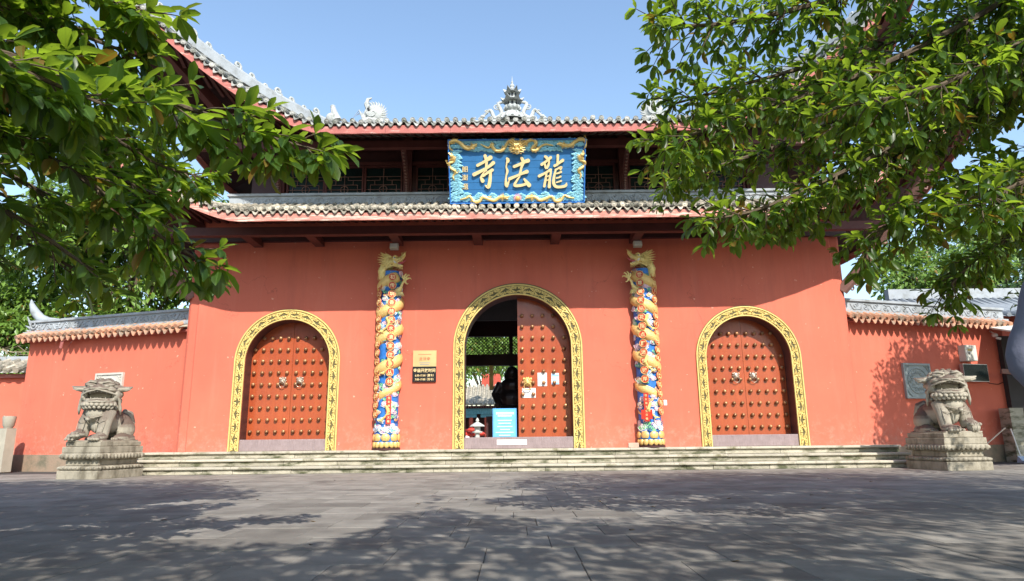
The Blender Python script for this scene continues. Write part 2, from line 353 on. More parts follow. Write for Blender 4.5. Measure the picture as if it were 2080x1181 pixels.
# ---------------------------------------------------------------- steps
st = empty('stone_steps', (.1, 15.6, 0), label='three long worn sandstone steps running along the foot of the red gatehouse', cat='steps')
XL, XR = -8.75, 8.95
for k, (yf, z0, z1, bw) in enumerate(((15.13, 0, .155, .63), (15.48, .155, .315, 1.26), (15.83, .315, .475, 1.26))):
    x = XL + random.uniform(0, .3)*0
    while x < XR-.05:
        w = min(bw*random.uniform(.93, 1.07), XR-x); bk = MB()
        d = random.uniform(-.004, .012)
        nx = 7; vs = []                                             # rough-hewn bulging riser face
        bk.cbox((x+w/2, yf+.2+d+.02, (z0+z1)/2-.03), (w-.008, .37, z1-z0-.05), b=.012)
        bk.build('riser_block', m_riser, st, smooth=True); x += w
    x = XL-.02
    while x < XR:
        w = min(random.uniform(1.15, 1.35), XR+.02-x); yb = yf+.385 if k < 2 else 16.35
        MB().cbox((x+w/2, (yf-.015+yb)/2, z1-.027+random.gauss(0, .001)), (w-.005, yb-yf+.015, .055), b=.012).build('tread_slab', m_stone, st, smooth=True); x += w
MB().box(XL+.05, XR-.05, 15.95, 16.5, -.01, .30).build('step_core', m_joint, st)

# ---------------------------------------------------------------- gatehouse
WY = 16.2; ST = .475; SUNK = .40; GX = .125
gh = empty('temple_gatehouse', (GX, 18, 0), label='two-storey red temple gatehouse with three arched doorways and curving grey tiled roofs', cat='gatehouse')
def arch_pts(cx, hw, ztop, z0, n=24, cw=True):
    zs = ztop-hw; p = [(cx-hw, z0)] + [(cx-hw*cos(pi*i/n), zs+hw*sin(pi*i/n)) for i in range(n+1)] + [(cx+hw, z0)]
    return p
ARCH = [(-5.5, 1.03, 3.63, 1.29, 3.90), (GX, 1.305, 4.20, 1.58, 4.50), (5.75, 1.03, 3.60, 1.28, 3.87)]
WX0, WX1, WTOP = -7.78, 8.03, 6.35
def wall_front():
    mb = MB(); xs = WX0
    for cx, hw, zt, _, _ in ARCH:
        mb.box(xs, cx-hw, WY, WY+.55, ST-.1, WTOP); xs = cx+hw
        A = arch_pts(cx, hw, zt, ST, 32)[1:-1]; A = [A[0]]+A[1:]
        vs = []; fs = []
        zs = zt-hw
        for x, z in A: vs += [(x, WY, z), (x, WY, WTOP), (x, WY+.55, z), (x, WY+.55, WTOP)]
        for i in range(len(A)-1):
            a, b = 4*i, 4*i+4; fs += [(a, b, b+1, a+1), (a+2, a+3, b+3, b+2), (a, a+2, b+2, b)]
        mb.add(vs, fs)
    mb.box(xs, WX1, WY, WY+.55, ST-.1, WTOP); return mb
wall_front().build('front_wall', m_wall, gh)
for x0, sg in ((WX0, -1), (WX1, 1)):                      # rounded corner strip and side wall
    P = [(x0-sg*.0, WY+.006), (x0+sg*.04, WY+.03), (x0+sg*.22, WY+.05), (x0+sg*.30, WY+.12), (x0+sg*.33, WY+.3), (x0+sg*.33, 21.5), (x0, 21.5)]
    vs = [(x, y, ST-.48) for x, y in P] + [(x, y, WTOP) for x, y in P]; n = len(P)
    cn = MB(); cn.add(vs, [(i, i+1, n+i+1, n+i) for i in range(n-1)]); cn.build('corner_pilaster', m_wall, gh)
# reveals, arch friezes
scrollA = MB()
L = .29
def scroll_piece():
    mb = MB(); R = .0145
    for sx in (1,):
        pts = spiral(.05*sx, .055, .052, 1.4, pi*1.25, -1); mb.tube([(x, -.012, z) for x, z in pts], R, 5)
        pts = spiral(-.055*sx, -.05, .05, 1.4, pi*.25, -1); mb.tube([(x, -.012, z) for x, z in pts], R, 5)
        pts = bez([(-.14, .07), (-.07, .03), (0, 0), (.06, -.035), (.14, -.075)], 12); mb.tube([(x, -.012, z) for x, z in pts], R*1.15, 5)
        for a in ((-.125, -.08, -.09, -.03), (.125, .08, .09, .03), (-.06, .085, -.03, .035), (.06, -.085, .03, -.035), (-.02, -.09, .02, -.05), (-.10, .05, -.02, .085), (.10, -.05, .02, -.085), (.11, .02, .13, .08), (-.11, -.02, -.13, -.08), (.0, .0, -.02, .045), (.09, .085, .02, .09)):
            mb.tube([(a[0], -.012, a[1]), ((a[0]+a[2])/2+.012, -.016, (a[1]+a[3])/2), (a[2], -.012, a[3])], [R, R*1.3, R*.4], 5)
    return mb
spm = scroll_piece().mesh('scroll_relief', m_goldy, True)
doors = []
for di, (cx, hw, zt, ho, zo) in enumerate(ARCH):
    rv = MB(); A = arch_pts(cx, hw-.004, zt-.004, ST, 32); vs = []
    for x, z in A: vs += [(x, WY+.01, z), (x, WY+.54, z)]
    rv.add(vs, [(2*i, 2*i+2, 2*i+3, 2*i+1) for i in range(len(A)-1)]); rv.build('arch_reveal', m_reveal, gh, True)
    wz = ho-hw; fr = MB(); a = arch_pts(cx, hw+.002, zt+.002, ST+.002, 48); o = arch_pts(cx, ho, zo, ST+.002, 48); vs = []
    for (x, z), (X, Z) in zip(a, o): vs += [(x, WY-.025, z), (X, WY-.025, Z), (x, WY+.01, z), (X, WY+.01, Z)]
    fr.add(vs, [f for i in range(len(a)-1) for f in ((4*i, 4*i+1, 4*i+5, 4*i+4), (4*i+1, 4*i+3, 4*i+7, 4*i+5), (4*i, 4*i+4, 4*i+6, 4*i+2))]); fb = fr.build('arch_band', m_band, gh)
    rm = MB()
    for q, rr in ((.018, .02), (wz-.018, .02), (wz-.062, .008)):
        p = arch_pts(cx, hw+q, zt+q, ST+.002, 48); rm.tube([(x, WY-.028, z) for x, z in p], rr, 6, up=(0, 1, 0))
    rm.build('arch_rim', m_goldy, gh, True)
    mid = (hw+ho)/2-.015; zm = (zt+zo)/2-.015; zs = zm-mid; total = 2*(zs-ST)+pi*mid; n = int(total/L); s = total/n/2
    for i in range(n):
        d = s+i*total/n; mir = 1 if i % 2 else -1
        if d < zs-ST: x, z, ang = cx-mid, ST+d, pi/2
        elif d < zs-ST+pi*mid: t = (d-(zs-ST))/mid; x, z, ang = cx-mid*cos(t), zs+mid*sin(t), pi/2-t
        else: x, z, ang = cx+mid, zs-(d-(zs-ST)-pi*mid), -pi/2
        k = (wz-.08)/.21
        Mx = Matrix.Translation((x-GX, WY-.02-18, z)) @ Matrix.Rotation(-ang, 4, 'Y') @ Matrix.Diagonal((total/n/.29, 1, k*mir, 1))
        link('scroll_relief', spm, gh, Mx @ Matrix.Rotation(random.gauss(0, .05), 4, 'Y') @ Matrix.Diagonal((random.uniform(.93, 1.07), 1, random.uniform(.95, 1.03), 1)))
    MB().cbox((cx, WY+.10, ST+.135), (2*hw-.01, .20, .27), b=.01).build('threshold', m_thresh, gh, True)
stud = MB(); stud.ball((0, -.045, 0), (.048, .042, .048), 10, 6); stud.tube([(0, .01, 0), (0, -.03, 0)], [.040, .044], 10); studm = stud.mesh('stud', m_stud, 'all')
knock = MB(); knock.T = None
def knocker(name, mat, parent, x, z, y, s=1.0):
    mb = MB(); mb.ball((x, y-.02, z), (.085*s, .05*s, .085*s), 14, 8); mb.ball((x, y-.07*s, z-.02*s), (.05*s, .04*s, .032*s), 10, 6)
    for sx in (-1, 1):
        mb.ball((x+sx*.035*s, y-.062*s, z+.028*s), .016*s, 8, 5); mb.ball((x+sx*.07*s, y-.03*s, z+.055*s), (.024*s, .02*s, .03*s), 8, 5)
        mb.tube([(x+sx*.012*s, y-.07*s, z+.045*s), (x+sx*.06*s, y-.055*s, z+.052*s)], [.012*s, .008*s], 5)
        mb.tube([(x+sx*.02*s, y-.09*s, z-.04*s), (x+sx*.055*s, y-.06*s, z-.055*s)], .009*s, 5)
    for i in range(14): t = 2*pi*i/14; mb.ball((x+.083*s*cos(t), y-.015, z+.083*s*sin(t)), .016*s, 6, 4)
    k = mb.build(name, mat, parent, 'all'); r = MB(); c = z-.095*s; rr = .07*s
    r.tube([(x+rr*cos(2*pi*i/20), y-.075*s-.01*sin(2*pi*i/20), c+rr*sin(2*pi*i/20)) for i in range(21)], .0085*s, 6, cap=False); r.build('ring', mat, k if False else parent, 'all'); return k
DY = WY+SUNK
for di, (cx, hw, zt, ho, zo) in enumerate(ARCH):
    zb = ST+.27; H = hw+.03
    for side in (-1, 1):
        if di == 1 and side == -1: continue
        # leaf outline: half arch
        zs = zt-hw; pol = [(cx+side*.004, zb), (cx+side*H, zb)] + [(cx+side*H*cos(pi/2*i/10), zs+H*sin(pi/2*i/10)) for i in range(10)] + [(cx+side*.004, zs+H)]
        if side == -1: pol = pol[::-1]
        dl = MB(); dl.prism(pol, DY, DY+.06); lf = dl.build('door_leaf', m_door, gh)
        if di == 1: cols = [.115+.262*i for i in range(5)]; rws = [.93+.281*i for i in range(11)]; rws = [z for z in rws if z < 4.0]
        else: cols = [.115+.205*i for i in range(5)]; rws = [.93+.287*i for i in range(9)]
        for z in rws:
            for c in cols:
                if z > zs and (c**2+(z-zs)**2) > (hw-.03)**2: continue
                if c > hw-.04: continue
                link('stud', studm, lf, Matrix.Translation((cx+side*c-GX, DY-18, z)))
    if di != 1:
        kn = MB()
        for side in (-1, 1): knocker('knocker', m_silver, gh, cx+side*.215, 2.17 if di == 0 else 2.17, DY, 1.0)
knocker('knocker', m_gold, gh, GX+.235, 2.08, DY, 1.25)
# open inner leaf swung back into the passage
MB().cbox((GX-1.52, DY+.88, 2.4), (.06, 1.24, 3.3)).build('door_leaf', m_door, gh)
# papers on the centre door (flat print)
pp = empty('taped_notice', (.77, DY-.01, 1.95), label='white sheet with blue bordered square taped beside the gold knocker', cat='notice')
MB().box(.615, .845, DY-.006, DY-.003, 1.97, 2.30).build('sheet', m_paper, pp)
mb = MB(); [mb.box(*q) for q in ((.625, .835, DY-.008, DY-.0065, 2.165, 2.185), (.625, .645, DY-.008, DY-.0065, 1.985, 2.165), (.815, .835, DY-.008, DY-.0065, 1.985, 2.165))]; mb.build('blue_border', m_paperb, pp)
pp = empty('taped_notice', (1.06, DY-.01, 2.0), label='narrow blue and white sheet taped right of the bordered sheet on the centre door', cat='notice')
MB().box(.955, 1.145, DY-.006, DY-.003, 2.01, 2.29).build('sheet', m_paper, pp)
mb = MB(); [mb.box(.96, 1.14, DY-.008, DY-.0065, z, z+h) for z, h in ((2.015, .045), (2.10, .02), (2.15, .02), (2.20, .055))]; mb.build('blue_bars', m_paperb, pp)
pp = empty('taped_notice', (.38, DY-.01, 1.7), label='wide cream typed sheet taped under the gold ring knocker', cat='notice')
MB().box(.225, .56, DY-.006, DY-.003, 1.69, 1.925).build('sheet', m_paper, pp)
mb = MB(); [mb.box(.26+.0*i, .52, DY-.008, DY-.0065, 1.715+.026*i, 1.719+.026*i) for i in range(6)]; mb.box(.30, .47, DY-.008, DY-.0065, 1.885, 1.905); mb.build('typed_lines', m_ink, pp)
pp = MB().box(-.395, .315, WY-.008, WY-.002, .565, .685).build('blank_paper', m_paper, None); tag(pp, 'blank white paper strip stuck on the stone threshold of the centre doorway', 'paper')
# interior of the gatehouse (one room deep) seen through the open leaf
it = MB(); it.box(-8.0, 8.2, 16.76, 22.0, ST-.14, ST-.005); it.build('inner_floor', m_thresh, gh)
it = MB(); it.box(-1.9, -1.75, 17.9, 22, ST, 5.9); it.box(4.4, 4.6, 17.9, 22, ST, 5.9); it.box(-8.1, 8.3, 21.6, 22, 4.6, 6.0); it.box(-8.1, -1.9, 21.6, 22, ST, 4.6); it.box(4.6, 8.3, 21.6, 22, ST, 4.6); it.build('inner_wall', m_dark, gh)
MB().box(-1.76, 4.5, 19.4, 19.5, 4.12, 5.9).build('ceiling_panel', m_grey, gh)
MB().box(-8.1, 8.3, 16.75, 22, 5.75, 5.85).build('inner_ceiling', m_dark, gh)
lt = MB(); 
for k in range(-26, 60):
    x = -1.75+k*.11
    for d in (-1, 1):
        x0, x1 = x, x+.62*d
        lt.beam((x0, 21.5, 3.36), (x1, 21.5, 3.98), .018, .018)
ltc = MB()
for i in range(0, len(lt.v), 8):
    q = lt.v[i:i+8]
    if min(v[0] for v in q) > -1.76 and max(v[0] for v in q) < 4.6: ltc.add(q, [(0,1,2,3),(7,6,5,4),(0,4,5,1),(1,5,6,2),(2,6,7,3),(3,7,4,0)])
ltc.build('lattice_transom', m_woodd, gh, kind='stuff')
fr = MB(); [fr.box(-1.8, 4.5, 21.4, 21.6, z, z+h) for z, h in ((3.95, .5), (3.0, .36))]; [fr.box(x-.06, x+.06, 21.42, 21.58, ST, 3.97) for x in (-.05+.0, 2.9)]; fr.box(1.0, 4.5, 21.35, 21.5, ST, 3.0); fr.build('inner_screen', m_woodd, gh)

# ---------------------------------------------------------------- roofs
EY = 14.3
def eave(zb, X0, XC, lift, p, fwd):
    def f(s):
        a = abs(s); u = max(0, (a-X0)/(XC-X0)); return EY-fwd*u*u, zb+lift*u**p
    return f
lowE = eave(5.56, 6.35, 10.4, 2.35, 1.45, 1.2); upE = eave(7.67, 4.5, 9.1, 3.0, 1.45, 1.35)
tilecap = MB(); 
def cap_mesh(mat):
    mb = MB(); r = .062; n = 14
    mb.tube([(0, -.0, 0), (0, .035, 0)], r, n); mb.ball((0, -.002, 0), (.032, .010, .032), 8, 4)
    mb.tube([(r*.82*cos(2*pi*i/n), -.002, r*.82*sin(2*pi*i/n)) for i in range(n+1)], .006, 4, cap=False); return mb.mesh('eave_tile', mat, True)
def drip_mesh(mat):
    mb = MB(); n = 8; top = []; bot = []
    for i in range(n+1):
        t = i/n; x = -.075+.15*t; zt = -.045*sin(pi*t)+.0; zb = zt-.018-.05*sin(pi*t)**1.3
        top.append((x, zt)); bot.append((x, zb))
    vs = [(x, 0, z) for x, z in top]+[(x, -.012, z) for x, z in bot]+[(x, .18, z+.04) for x, z in top]+[(x, .02, z) for x, z in bot]; m = n+1; fs = []
    for i in range(n): fs += [(m+i, m+i+1, i+1, i), (i, i+1, 2*m+i+1, 2*m+i), (3*m+i+1, 3*m+i, m+i, m+i+1)[::-1]]
    mb.add(vs, fs); return mb.mesh('drip_tile', mat, True)
def row_mesh(P, r=.058, seg=.24):          # barrel tiles lapped along a slope polyline
    mb = MB(); pts = []; rad_ = []; d = 0
    Ln = sum((Vector(P[i+1])-Vector(P[i])).length for i in range(len(P)-1)); n = max(2, int(Ln/seg))
    def at(t):
        t *= Ln
        for i in range(len(P)-1):
            l = (Vector(P[i+1])-Vector(P[i])).length
            if t <= l or i == len(P)-2: return Vector(P[i]).lerp(Vector(P[i+1]), min(1, t/max(l, 1e-6)))
            t -= l
    for i in range(n):
        a, b = at(i/n), at((i+1)/n); pts += [a, a.lerp(b, .97)]; rad_ += [r*1.08, r*.90]
    mb.tube(pts, rad_, 8, cap=True); return mb
def roof(name, E, XC, XT, YT, ZT, mat, capm, dripm, zc, sagk=.25, step=.2, fh=.2, parent=gh, fm=None):
    """tiled front slope between the eave curve E(s) and the line y=YT, z=ZT; rows past XT end on the hip"""
    hipP = lambda a: (XT + (XC-XT)*a, YT + (E(XC)[0]-YT)*a, ZT + (E(XC)[1]+zc-ZT)*(max(0, a)**2.0))
    n = int(XC/step); straight = None; deck = MB(); cols = []
    for k in range(-n, n+1):
        s = k*step; ey, ez = E(s); ez += zc
        if abs(s) <= XT: top = Vector((s, YT, ZT))
        else:
            a = (abs(s)-XT)/(XC-XT); h = hipP(a); top = Vector((s, h[1], h[2]))
        b = Vector((s, ey, ez)); P = []
        for i in range(6):
            t = i/5; q = b.lerp(top, t); q.z -= sagk*sin(pi*t)*min(1, (top-b).length/3)*.5; P.append(q)
        cols.append(P); X = s+GX
        if abs(s) < {'l': 6.3, 'u': 4.4}[name]:
            if straight is None: straight = row_mesh([(0, p.y, p.z) for p in P]).mesh('tile_row', mat, True)
            link('tile_row', straight, parent, Matrix.Translation((X-parent.location.x, -parent.location.y, random.gauss(0, .006))))
        else: row_mesh([(p.x+GX, p.y, p.z) for p in P]).build('tile_row', mat, parent, True)
        tang = (Vector((s+.05, *E(s+.05)))-Vector((s-.05, *E(s-.05)))).normalized(); rz = atan2(tang.y, tang.x); ry = -math.asin(max(-1, min(1, tang.z)))
        R = Euler((random.gauss(0, .09), ry, rz+random.gauss(0, .05))).to_matrix().to_4x4()
        link('eave_tile', capm, parent, Matrix.Translation((X-parent.location.x, ey-.06-parent.location.y, ez+random.gauss(0, .011))) @ R)
        if k < n:
            s2 = s+step/2; e2 = E(s2); link('drip_tile', dripm, parent, Matrix.Translation((s2+GX-parent.location.x, e2[0]-.05-parent.location.y, e2[1]+zc-.035+random.gauss(0, .005))) @ Matrix(R))
    for sgn, zo in ((1, -.045), (-1, -.13)):
        vs = [(p.x+GX, p.y+(.03 if sgn < 0 else 0), p.z+zo) for c in cols for p in c]; deck.add(vs, [((i*6+j), (i+1)*6+j, (i+1)*6+j+1, i*6+j+1)[::sgn] for i in range(len(cols)-1) for j in range(5)])
    deck.build('roof_deck', M(name+'_valley_tile', (.20, .19, .17), .85, rnd=.1), parent, True)
    # fascia board following the eave, in lengths
    ss = np.linspace(-XC, XC, 97); Lf = 8
    for g0 in range(0, 96, Lf):
        mb = MB(); vs = []; q = ss[g0:g0+Lf+1].copy(); q[0] += .002; q[-1] -= .002
        for s in q:
            y, z = E(s); w = random.gauss(0, .004); vs += [(s+GX, y-.015+w, z+random.gauss(0, .004)), (s+GX, y+w, z+fh), (s+GX, y+.035, z), (s+GX, y+.045, z+fh)]
        m = len(q); fs = [f for i in range(m-1) for f in ((4*i, 4*i+4, 4*i+5, 4*i+1), (4*i+2, 4*i+3, 4*i+7, 4*i+6), (4*i, 4*i+2, 4*i+6, 4*i+4), (4*i+1, 4*i+5, 4*i+7, 4*i+3))]+[(0, 1, 3, 2), (4*m-4, 4*m-2, 4*m-1, 4*m-3)]
        mb.add(vs, fs); mb.build('fascia_board', fm, parent)
    return cols, hipP
capl, dripl = cap_mesh(m_tilew), drip_mesh(m_tilew); capu, dripu = cap_mesh(m_tile), drip_mesh(m_tile)
colsL, hipL = roof('l', lowE, 10.4, 8.0, 16.05, 6.58, m_tilew, capl, dripl, .285, .16, fh=.19, fm=m_flake)
colsU, hipU = roof('u', upE, 9.1, 5.3, 17.6, 9.40, m_tile, capu, dripu, .30, .35, fh=.20, fm=m_fascia)
# back slopes, plain
bk = MB(); bk.add([(-6+GX, 17.7, 9.6), (6+GX, 17.7, 9.6), (8.5+GX, 21.5, 7.9), (-8.5+GX, 21.5, 7.9)], [(0, 1, 2, 3)]); bk.add([(-6+GX, 17.7, 9.6), (-8.5+GX, 21.5, 7.9), (-8.6+GX, 14.8, 8.6)], [(0, 1, 2)]); bk.add([(6+GX, 17.7, 9.6), (8.5+GX, 21.5, 7.9), (8.6+GX, 14.8, 8.6)], [(0, 1, 2)]); bk.build('rear_roof_slope', m_tile, gh)
# rafters
def rafters(E, XC, yb, rise, fh, XT, hp):
    zi = E(0)[1]+fh-.02+rise; ty, tz = E(XC)
    def inner(s):
        a = max(0, (abs(s)-XT)/(XC-XT)); sg = 1 if s > 0 else -1
        if a <= 0: return Vector((GX+s, yb, zi))
        h = hp(a); return Vector((GX+sg*h[0], yb+(ty-yb)*a, zi+(tz+fh-.06-zi)*a**2.3-.10*min(1, a*4)))
    n = int(XC/.22)
    for k in range(-n, n+1):
        s = k*.22+.11
        if abs(s) > XC-.15: continue
        y, z = E(s); q = inner(s)-Vector((0, 0, .06)); mb = MB(); mb.beam((s+GX, y+.05, z+fh-.08), tuple(q), .075, .085); mb.build('rafter', m_wood, gh)
    sf = MB(); vs = []; q = np.linspace(-XC+.02, XC-.02, 121)
    for s in q:
        y, z = E(s); vs += [(s+GX, y+.05, z+fh-.02), tuple(inner(s))]
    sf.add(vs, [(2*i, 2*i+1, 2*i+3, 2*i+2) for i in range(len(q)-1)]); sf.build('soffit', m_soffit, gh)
rafters(lowE, 10.4, 16.3, .55, .17, 8.0, hipL); rafters(upE, 9.1, 16.7, .95, .17, 5.3, hipU)
# lower purlin, cross beams
MB().box(-8.6, 8.9, 15.15, 15.33, 5.50, 5.70).build('purlin', m_wood, gh)
for x in (-6.4, -4.85, -2.85, -.84, 1.09, 3.09, 5.1, 6.65): MB().box(x-.11, x+.11, 15.335, 16.35, 5.50, 5.67).build('cross_beam', m_wood, gh)
MB().box(-8.2, 8.45, 16.08, 16.19, 5.62, 5.75).build('wall_plate', m_woodd, gh)
# relief band above lower roof
bd = MB(); bd.box(-7.3+GX, 7.3+GX, 16.02, 16.5, 6.52, 6.80); bd.build('relief_band', m_ridge, gh)
MB().box(-7.35+GX, 7.35+GX, 15.97, 16.5, 6.80, 6.86).build('ledge', m_ridge, gh)
def vine(mb, x0, x1, zc, h, y, r, n):
    st_ = (x1-x0)/n
    for i in range(n):
        xc = x0+st_*(i+.5); sg = 1 if i % 2 else -1
        mb.tube([(x, y, z) for x, z in bez([(xc-st_/2, zc-sg*h*.3), (xc-st_*.2, zc+sg*h*.35), (xc+st_*.15, zc+sg*h*.3), (xc+st_/2, zc+sg*h*.3)], 9)], r, 5)
        mb.tube([(x, y, z) for x, z in spiral(xc, zc-sg*h*.06, min(h*.36, st_*.3), 1.3, pi*.5*sg, -sg)], [r*1.1]*15, 5)
        mb.tube([(xc+st_*.2, y, zc-sg*h*.05), (xc+st_*.34, y-.006, zc-sg*h*.28), (xc+st_*.2, y, zc-sg*h*.42)], [r*.6, r*1.6, r*.5], 5)
for x in np.arange(-7, 6.9, 1.55):
    mb = MB(); vine(mb, x+.06+GX, x+1.49+GX, 6.665, .24, 16.015, .011, 6); mb.tube([(x+GX, 16.015, 6.54), (x+.06+GX, 16.015, 6.665), (x+GX, 16.015, 6.79)], .01, 5); mb.build('scroll_relief', m_ridge, gh, True)
# upper storey
UY = 16.62
MB().box(-7.0+GX, 7.0+GX, UY, UY+.3, 6.6, 8.9).build('upper_wall', m_woodd, gh)
WXs = [(2.2, .78), (3.5, .92), (4.53, .92), (5.55, .92), (1.1, .78), (0, .85)]
def window(x, w):
    z0, z1 = 6.95, 7.78; y = UY-.03
    f = MB(); [f.box(x-w/2-.045, x-w/2, y-.05, y+.03, 6.86, z1+.05), f.box(x+w/2, x+w/2+.045, y-.05, y+.03, 6.86, z1+.05), f.box(x-w/2, x+w/2, y-.05, y+.03, z1, z1+.05), f.box(x-w/2, x+w/2, y-.05, y+.03, 6.86, 6.90)]
    fo = f.build('window', m_wood, gh); MB().box(x-w/2, x+w/2, y+.012, y+.025, 6.9, z1).build('pane', m_glass, fo)
    l = MB(); r = .010; cz = 7.17; B = lambda a, b, c, d: l.tube([(a, y-.02, b), (c, y-.02, d)], r, 4)
    h = w/2; B(x-h, cz, x-.11, cz); B(x+.11, cz, x+h, cz); B(x-h*.75, cz+.13, x+h*.75, cz+.13); B(x-h*.75, cz-.13, x+h*.75, cz-.13)
    for s in (-1, 1): B(x+s*h*.75, cz-.13, x+s*h*.75, cz+.13); B(x+s*h*.5, cz+.13, x+s*h*.5, cz+.26); B(x+s*h*.5, cz-.13, x+s*h*.5, cz-.25); B(x+s*h, cz+.26, x+s*h*.2, cz+.26); B(x+s*h*.2, cz+.26, x+s*h*.2, cz+.36); B(x+s*h, cz+.36, x+s*h*.0, cz+.36)
    B(x, cz+.10, x, cz+.6); B(x, cz-.10, x, cz-.25); B(x, cz-.1, x, cz+.1); B(x-.1, cz, x+.1, cz)
    l.tube([(x+.10*cos(2*pi*i/16), y-.022, cz+.10*sin(2*pi*i/16)) for i in range(17)], r*1.1, 4, cap=False)
    l.build('window_lattice', m_lat, fo)
for xo, w in WXs:
    for sg in ((-1, 1) if xo else (1,)): window(GX+sg*xo, w)
for xo in (2.85, 6.2):
    for sg in (-1, 1):
        x = GX+sg*xo
        MB().box(x-.11, x+.11, UY-.16, UY-.01, 6.86, 8.6).build('column', m_wood, gh)
        k = MB(); pts = bez([(x, UY-.18, 6.95), (x, UY-.26, 7.25), (x, UY-.55, 7.65), (x, UY-1.1, 8.0)], 10)
        k.tube(pts, [.045]*len(pts), 6, flat=1.6); k.build('bracket', m_wood, gh, True); kk = MB()
        for i in range(len(pts)-1):
            for j in range(2): q = Vector(pts[i]).lerp(Vector(pts[i+1]), j/2+.2); kk.ball((q.x, q.y-.05, q.z-.035), (.035, .03, .028), 6, 4)
        kk.build('bracket_carving', m_lat, gh, True)
MB().box(-7.0+GX, 7.0+GX, UY-.10, UY-.012, 7.84, 7.93).build('lintel', m_wood, gh)
MB().box(-7.9, 8.15, 15.35, 15.5, 7.80, 7.98).build('purlin', m_wood, gh)
MB().box(-7.0, 7.25, 16.45, 16.55, 8.25, 8.36).build('purlin', m_woodd, gh)
# hips
def hip(hp, a0, a1, h, w, nm='hip_ridge', curls=True, jit=0):
    for sg in (-1, 1):
        pts = []
        for i in range(17):
            a = a0+(a1-a0)*i/16; x, y, z = hp(a); pts.append(Vector((GX+sg*x, y, z+h*.35 + (.5*max(0, a-.85)/.15*h if a > .85 else 0))))
        mb = MB()
        for i in range(16): mb.beam(pts[i], pts[i+1], w, h)
        mb.tube([p+Vector((0, 0, h*.55)) for p in pts], w*.42, 8); mb.build(nm, m_ridge, gh)
        mc = MB()
        for i in range(1, 16):
            p = pts[i]; d = (pts[i+1]-pts[i-1]).normalized() if i < 16 else d
            for side in (-1, 1):
                q = p+Vector((0, side*(w/2+.01), 0)); c = spiral(0, 0, h*.34, 1.3, i, 1 if i % 2 else -1)
                mc.tube([q+d*a+Vector((0, 0, b-.02)) for a, b in c], .014, 4)
        mc.build('hip_scroll', m_ridge, gh, True)
        if curls:
            mo = MB()
            for i in range(2, 16):
                p = pts[i]+Vector((0, 0, h*.55)); d = (pts[min(16, i+1)]-pts[i-1]).normalized(); k = .65+.25*(i % 3)
                c = spiral(0, .13*k, .10*k, 1.25, -pi/2, 1 if i % 4 == 1 else -1); mo.tube([p+d*(a)+Vector((0, 0, b)) for a, b in c], [.036]*len(c), 6)
                mo.tube([p-d*.2, p-d*.1+Vector((0, 0, .1*k)), p+d*.05+Vector((0, 0, .03))], [.01, .035, .03], 5)
            mo.build('ridge_crest', m_orn, gh, True)
hip(hipU, -.05, 1.0, .25, .2); hip(hipL, .0, 1.0, .28, .16)
def side_eave(nm, E, XC, fh, y1, xin, zc, mat, hp):
    ty, tz = E(XC); z0 = E(0)[1]
    for sg in (-1, 1):
        P = []; Q = []
        for i in range(21):
            t = i/20; q = max(0, 1-t*1.5); Q.append(q); P.append(Vector((GX+sg*(XC-1.0*(1-q)**2*.9), ty+(y1-ty)*t, z0+(tz-z0)*q**1.45)))
        f = MB(); vs = []; so = MB(); sv = []; dk = MB(); dv = []; tl = MB()
        for p, q in zip(P, Q):
            h_ = Vector(hp(q)); h_.x = GX+sg*h_.x
            if q == 0: h_ = Vector((h_.x, max(p.y, h_.y), h_.z))
            vs += [tuple(p), (p.x, p.y, p.z+fh), (p.x-sg*.04, p.y, p.z), (p.x-sg*.04, p.y, p.z+fh)]
            xi = GX+sg*xin; w = (p.z-z0)/(tz-z0); sv += [(p.x-sg*.05, p.y, p.z+fh-.03), (h_.x, h_.y-.02, h_.z-.34)]
            dv += [(p.x+sg*.04, p.y, p.z+zc-.05), (h_.x, h_.y, h_.z-.06)]
        for s_, v_, m_, n_ in ((f, vs, mat, 'fascia_board'), ): s_.add(v_, [g for i in range(20) for g in ((4*i, 4*i+4, 4*i+5, 4*i+1), (4*i+2, 4*i+3, 4*i+7, 4*i+6), (4*i, 4*i+2, 4*i+6, 4*i+4), (4*i+1, 4*i+5, 4*i+7, 4*i+3))]); s_.build(n_, m_, gh)
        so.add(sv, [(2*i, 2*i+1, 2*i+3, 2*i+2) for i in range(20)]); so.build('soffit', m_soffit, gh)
        dk.add(dv, [(2*i, 2*i+1, 2*i+3, 2*i+2) for i in range(20)]); dk.build('side_roof_slope', m_tile, gh)
        for i in range(1, 26):
            a = i/26*20; j = int(a); p = P[j].lerp(P[min(20, j+1)], a-j); c = MB(); qq = max(0, 1-a/20*1.5); h_ = Vector(hp(qq)); h_.x = GX+sg*h_.x; h_.y = max(h_.y, p.y) if qq == 0 else h_.y; b_ = Vector((p.x+sg*.08, p.y, p.z+zc)); c.tube([b_, b_.lerp(h_, .5)-Vector((0, 0, .05)), h_], .062, 8); c.build('tile_row', m_tile, gh, True)
side_eave('l', lowE, 10.4, .19, 21.5, 8.3, .285, m_flake, hipL); side_eave('u', upE, 9.1, .20, 21.0, 7.1, .30, m_fascia, hipU)
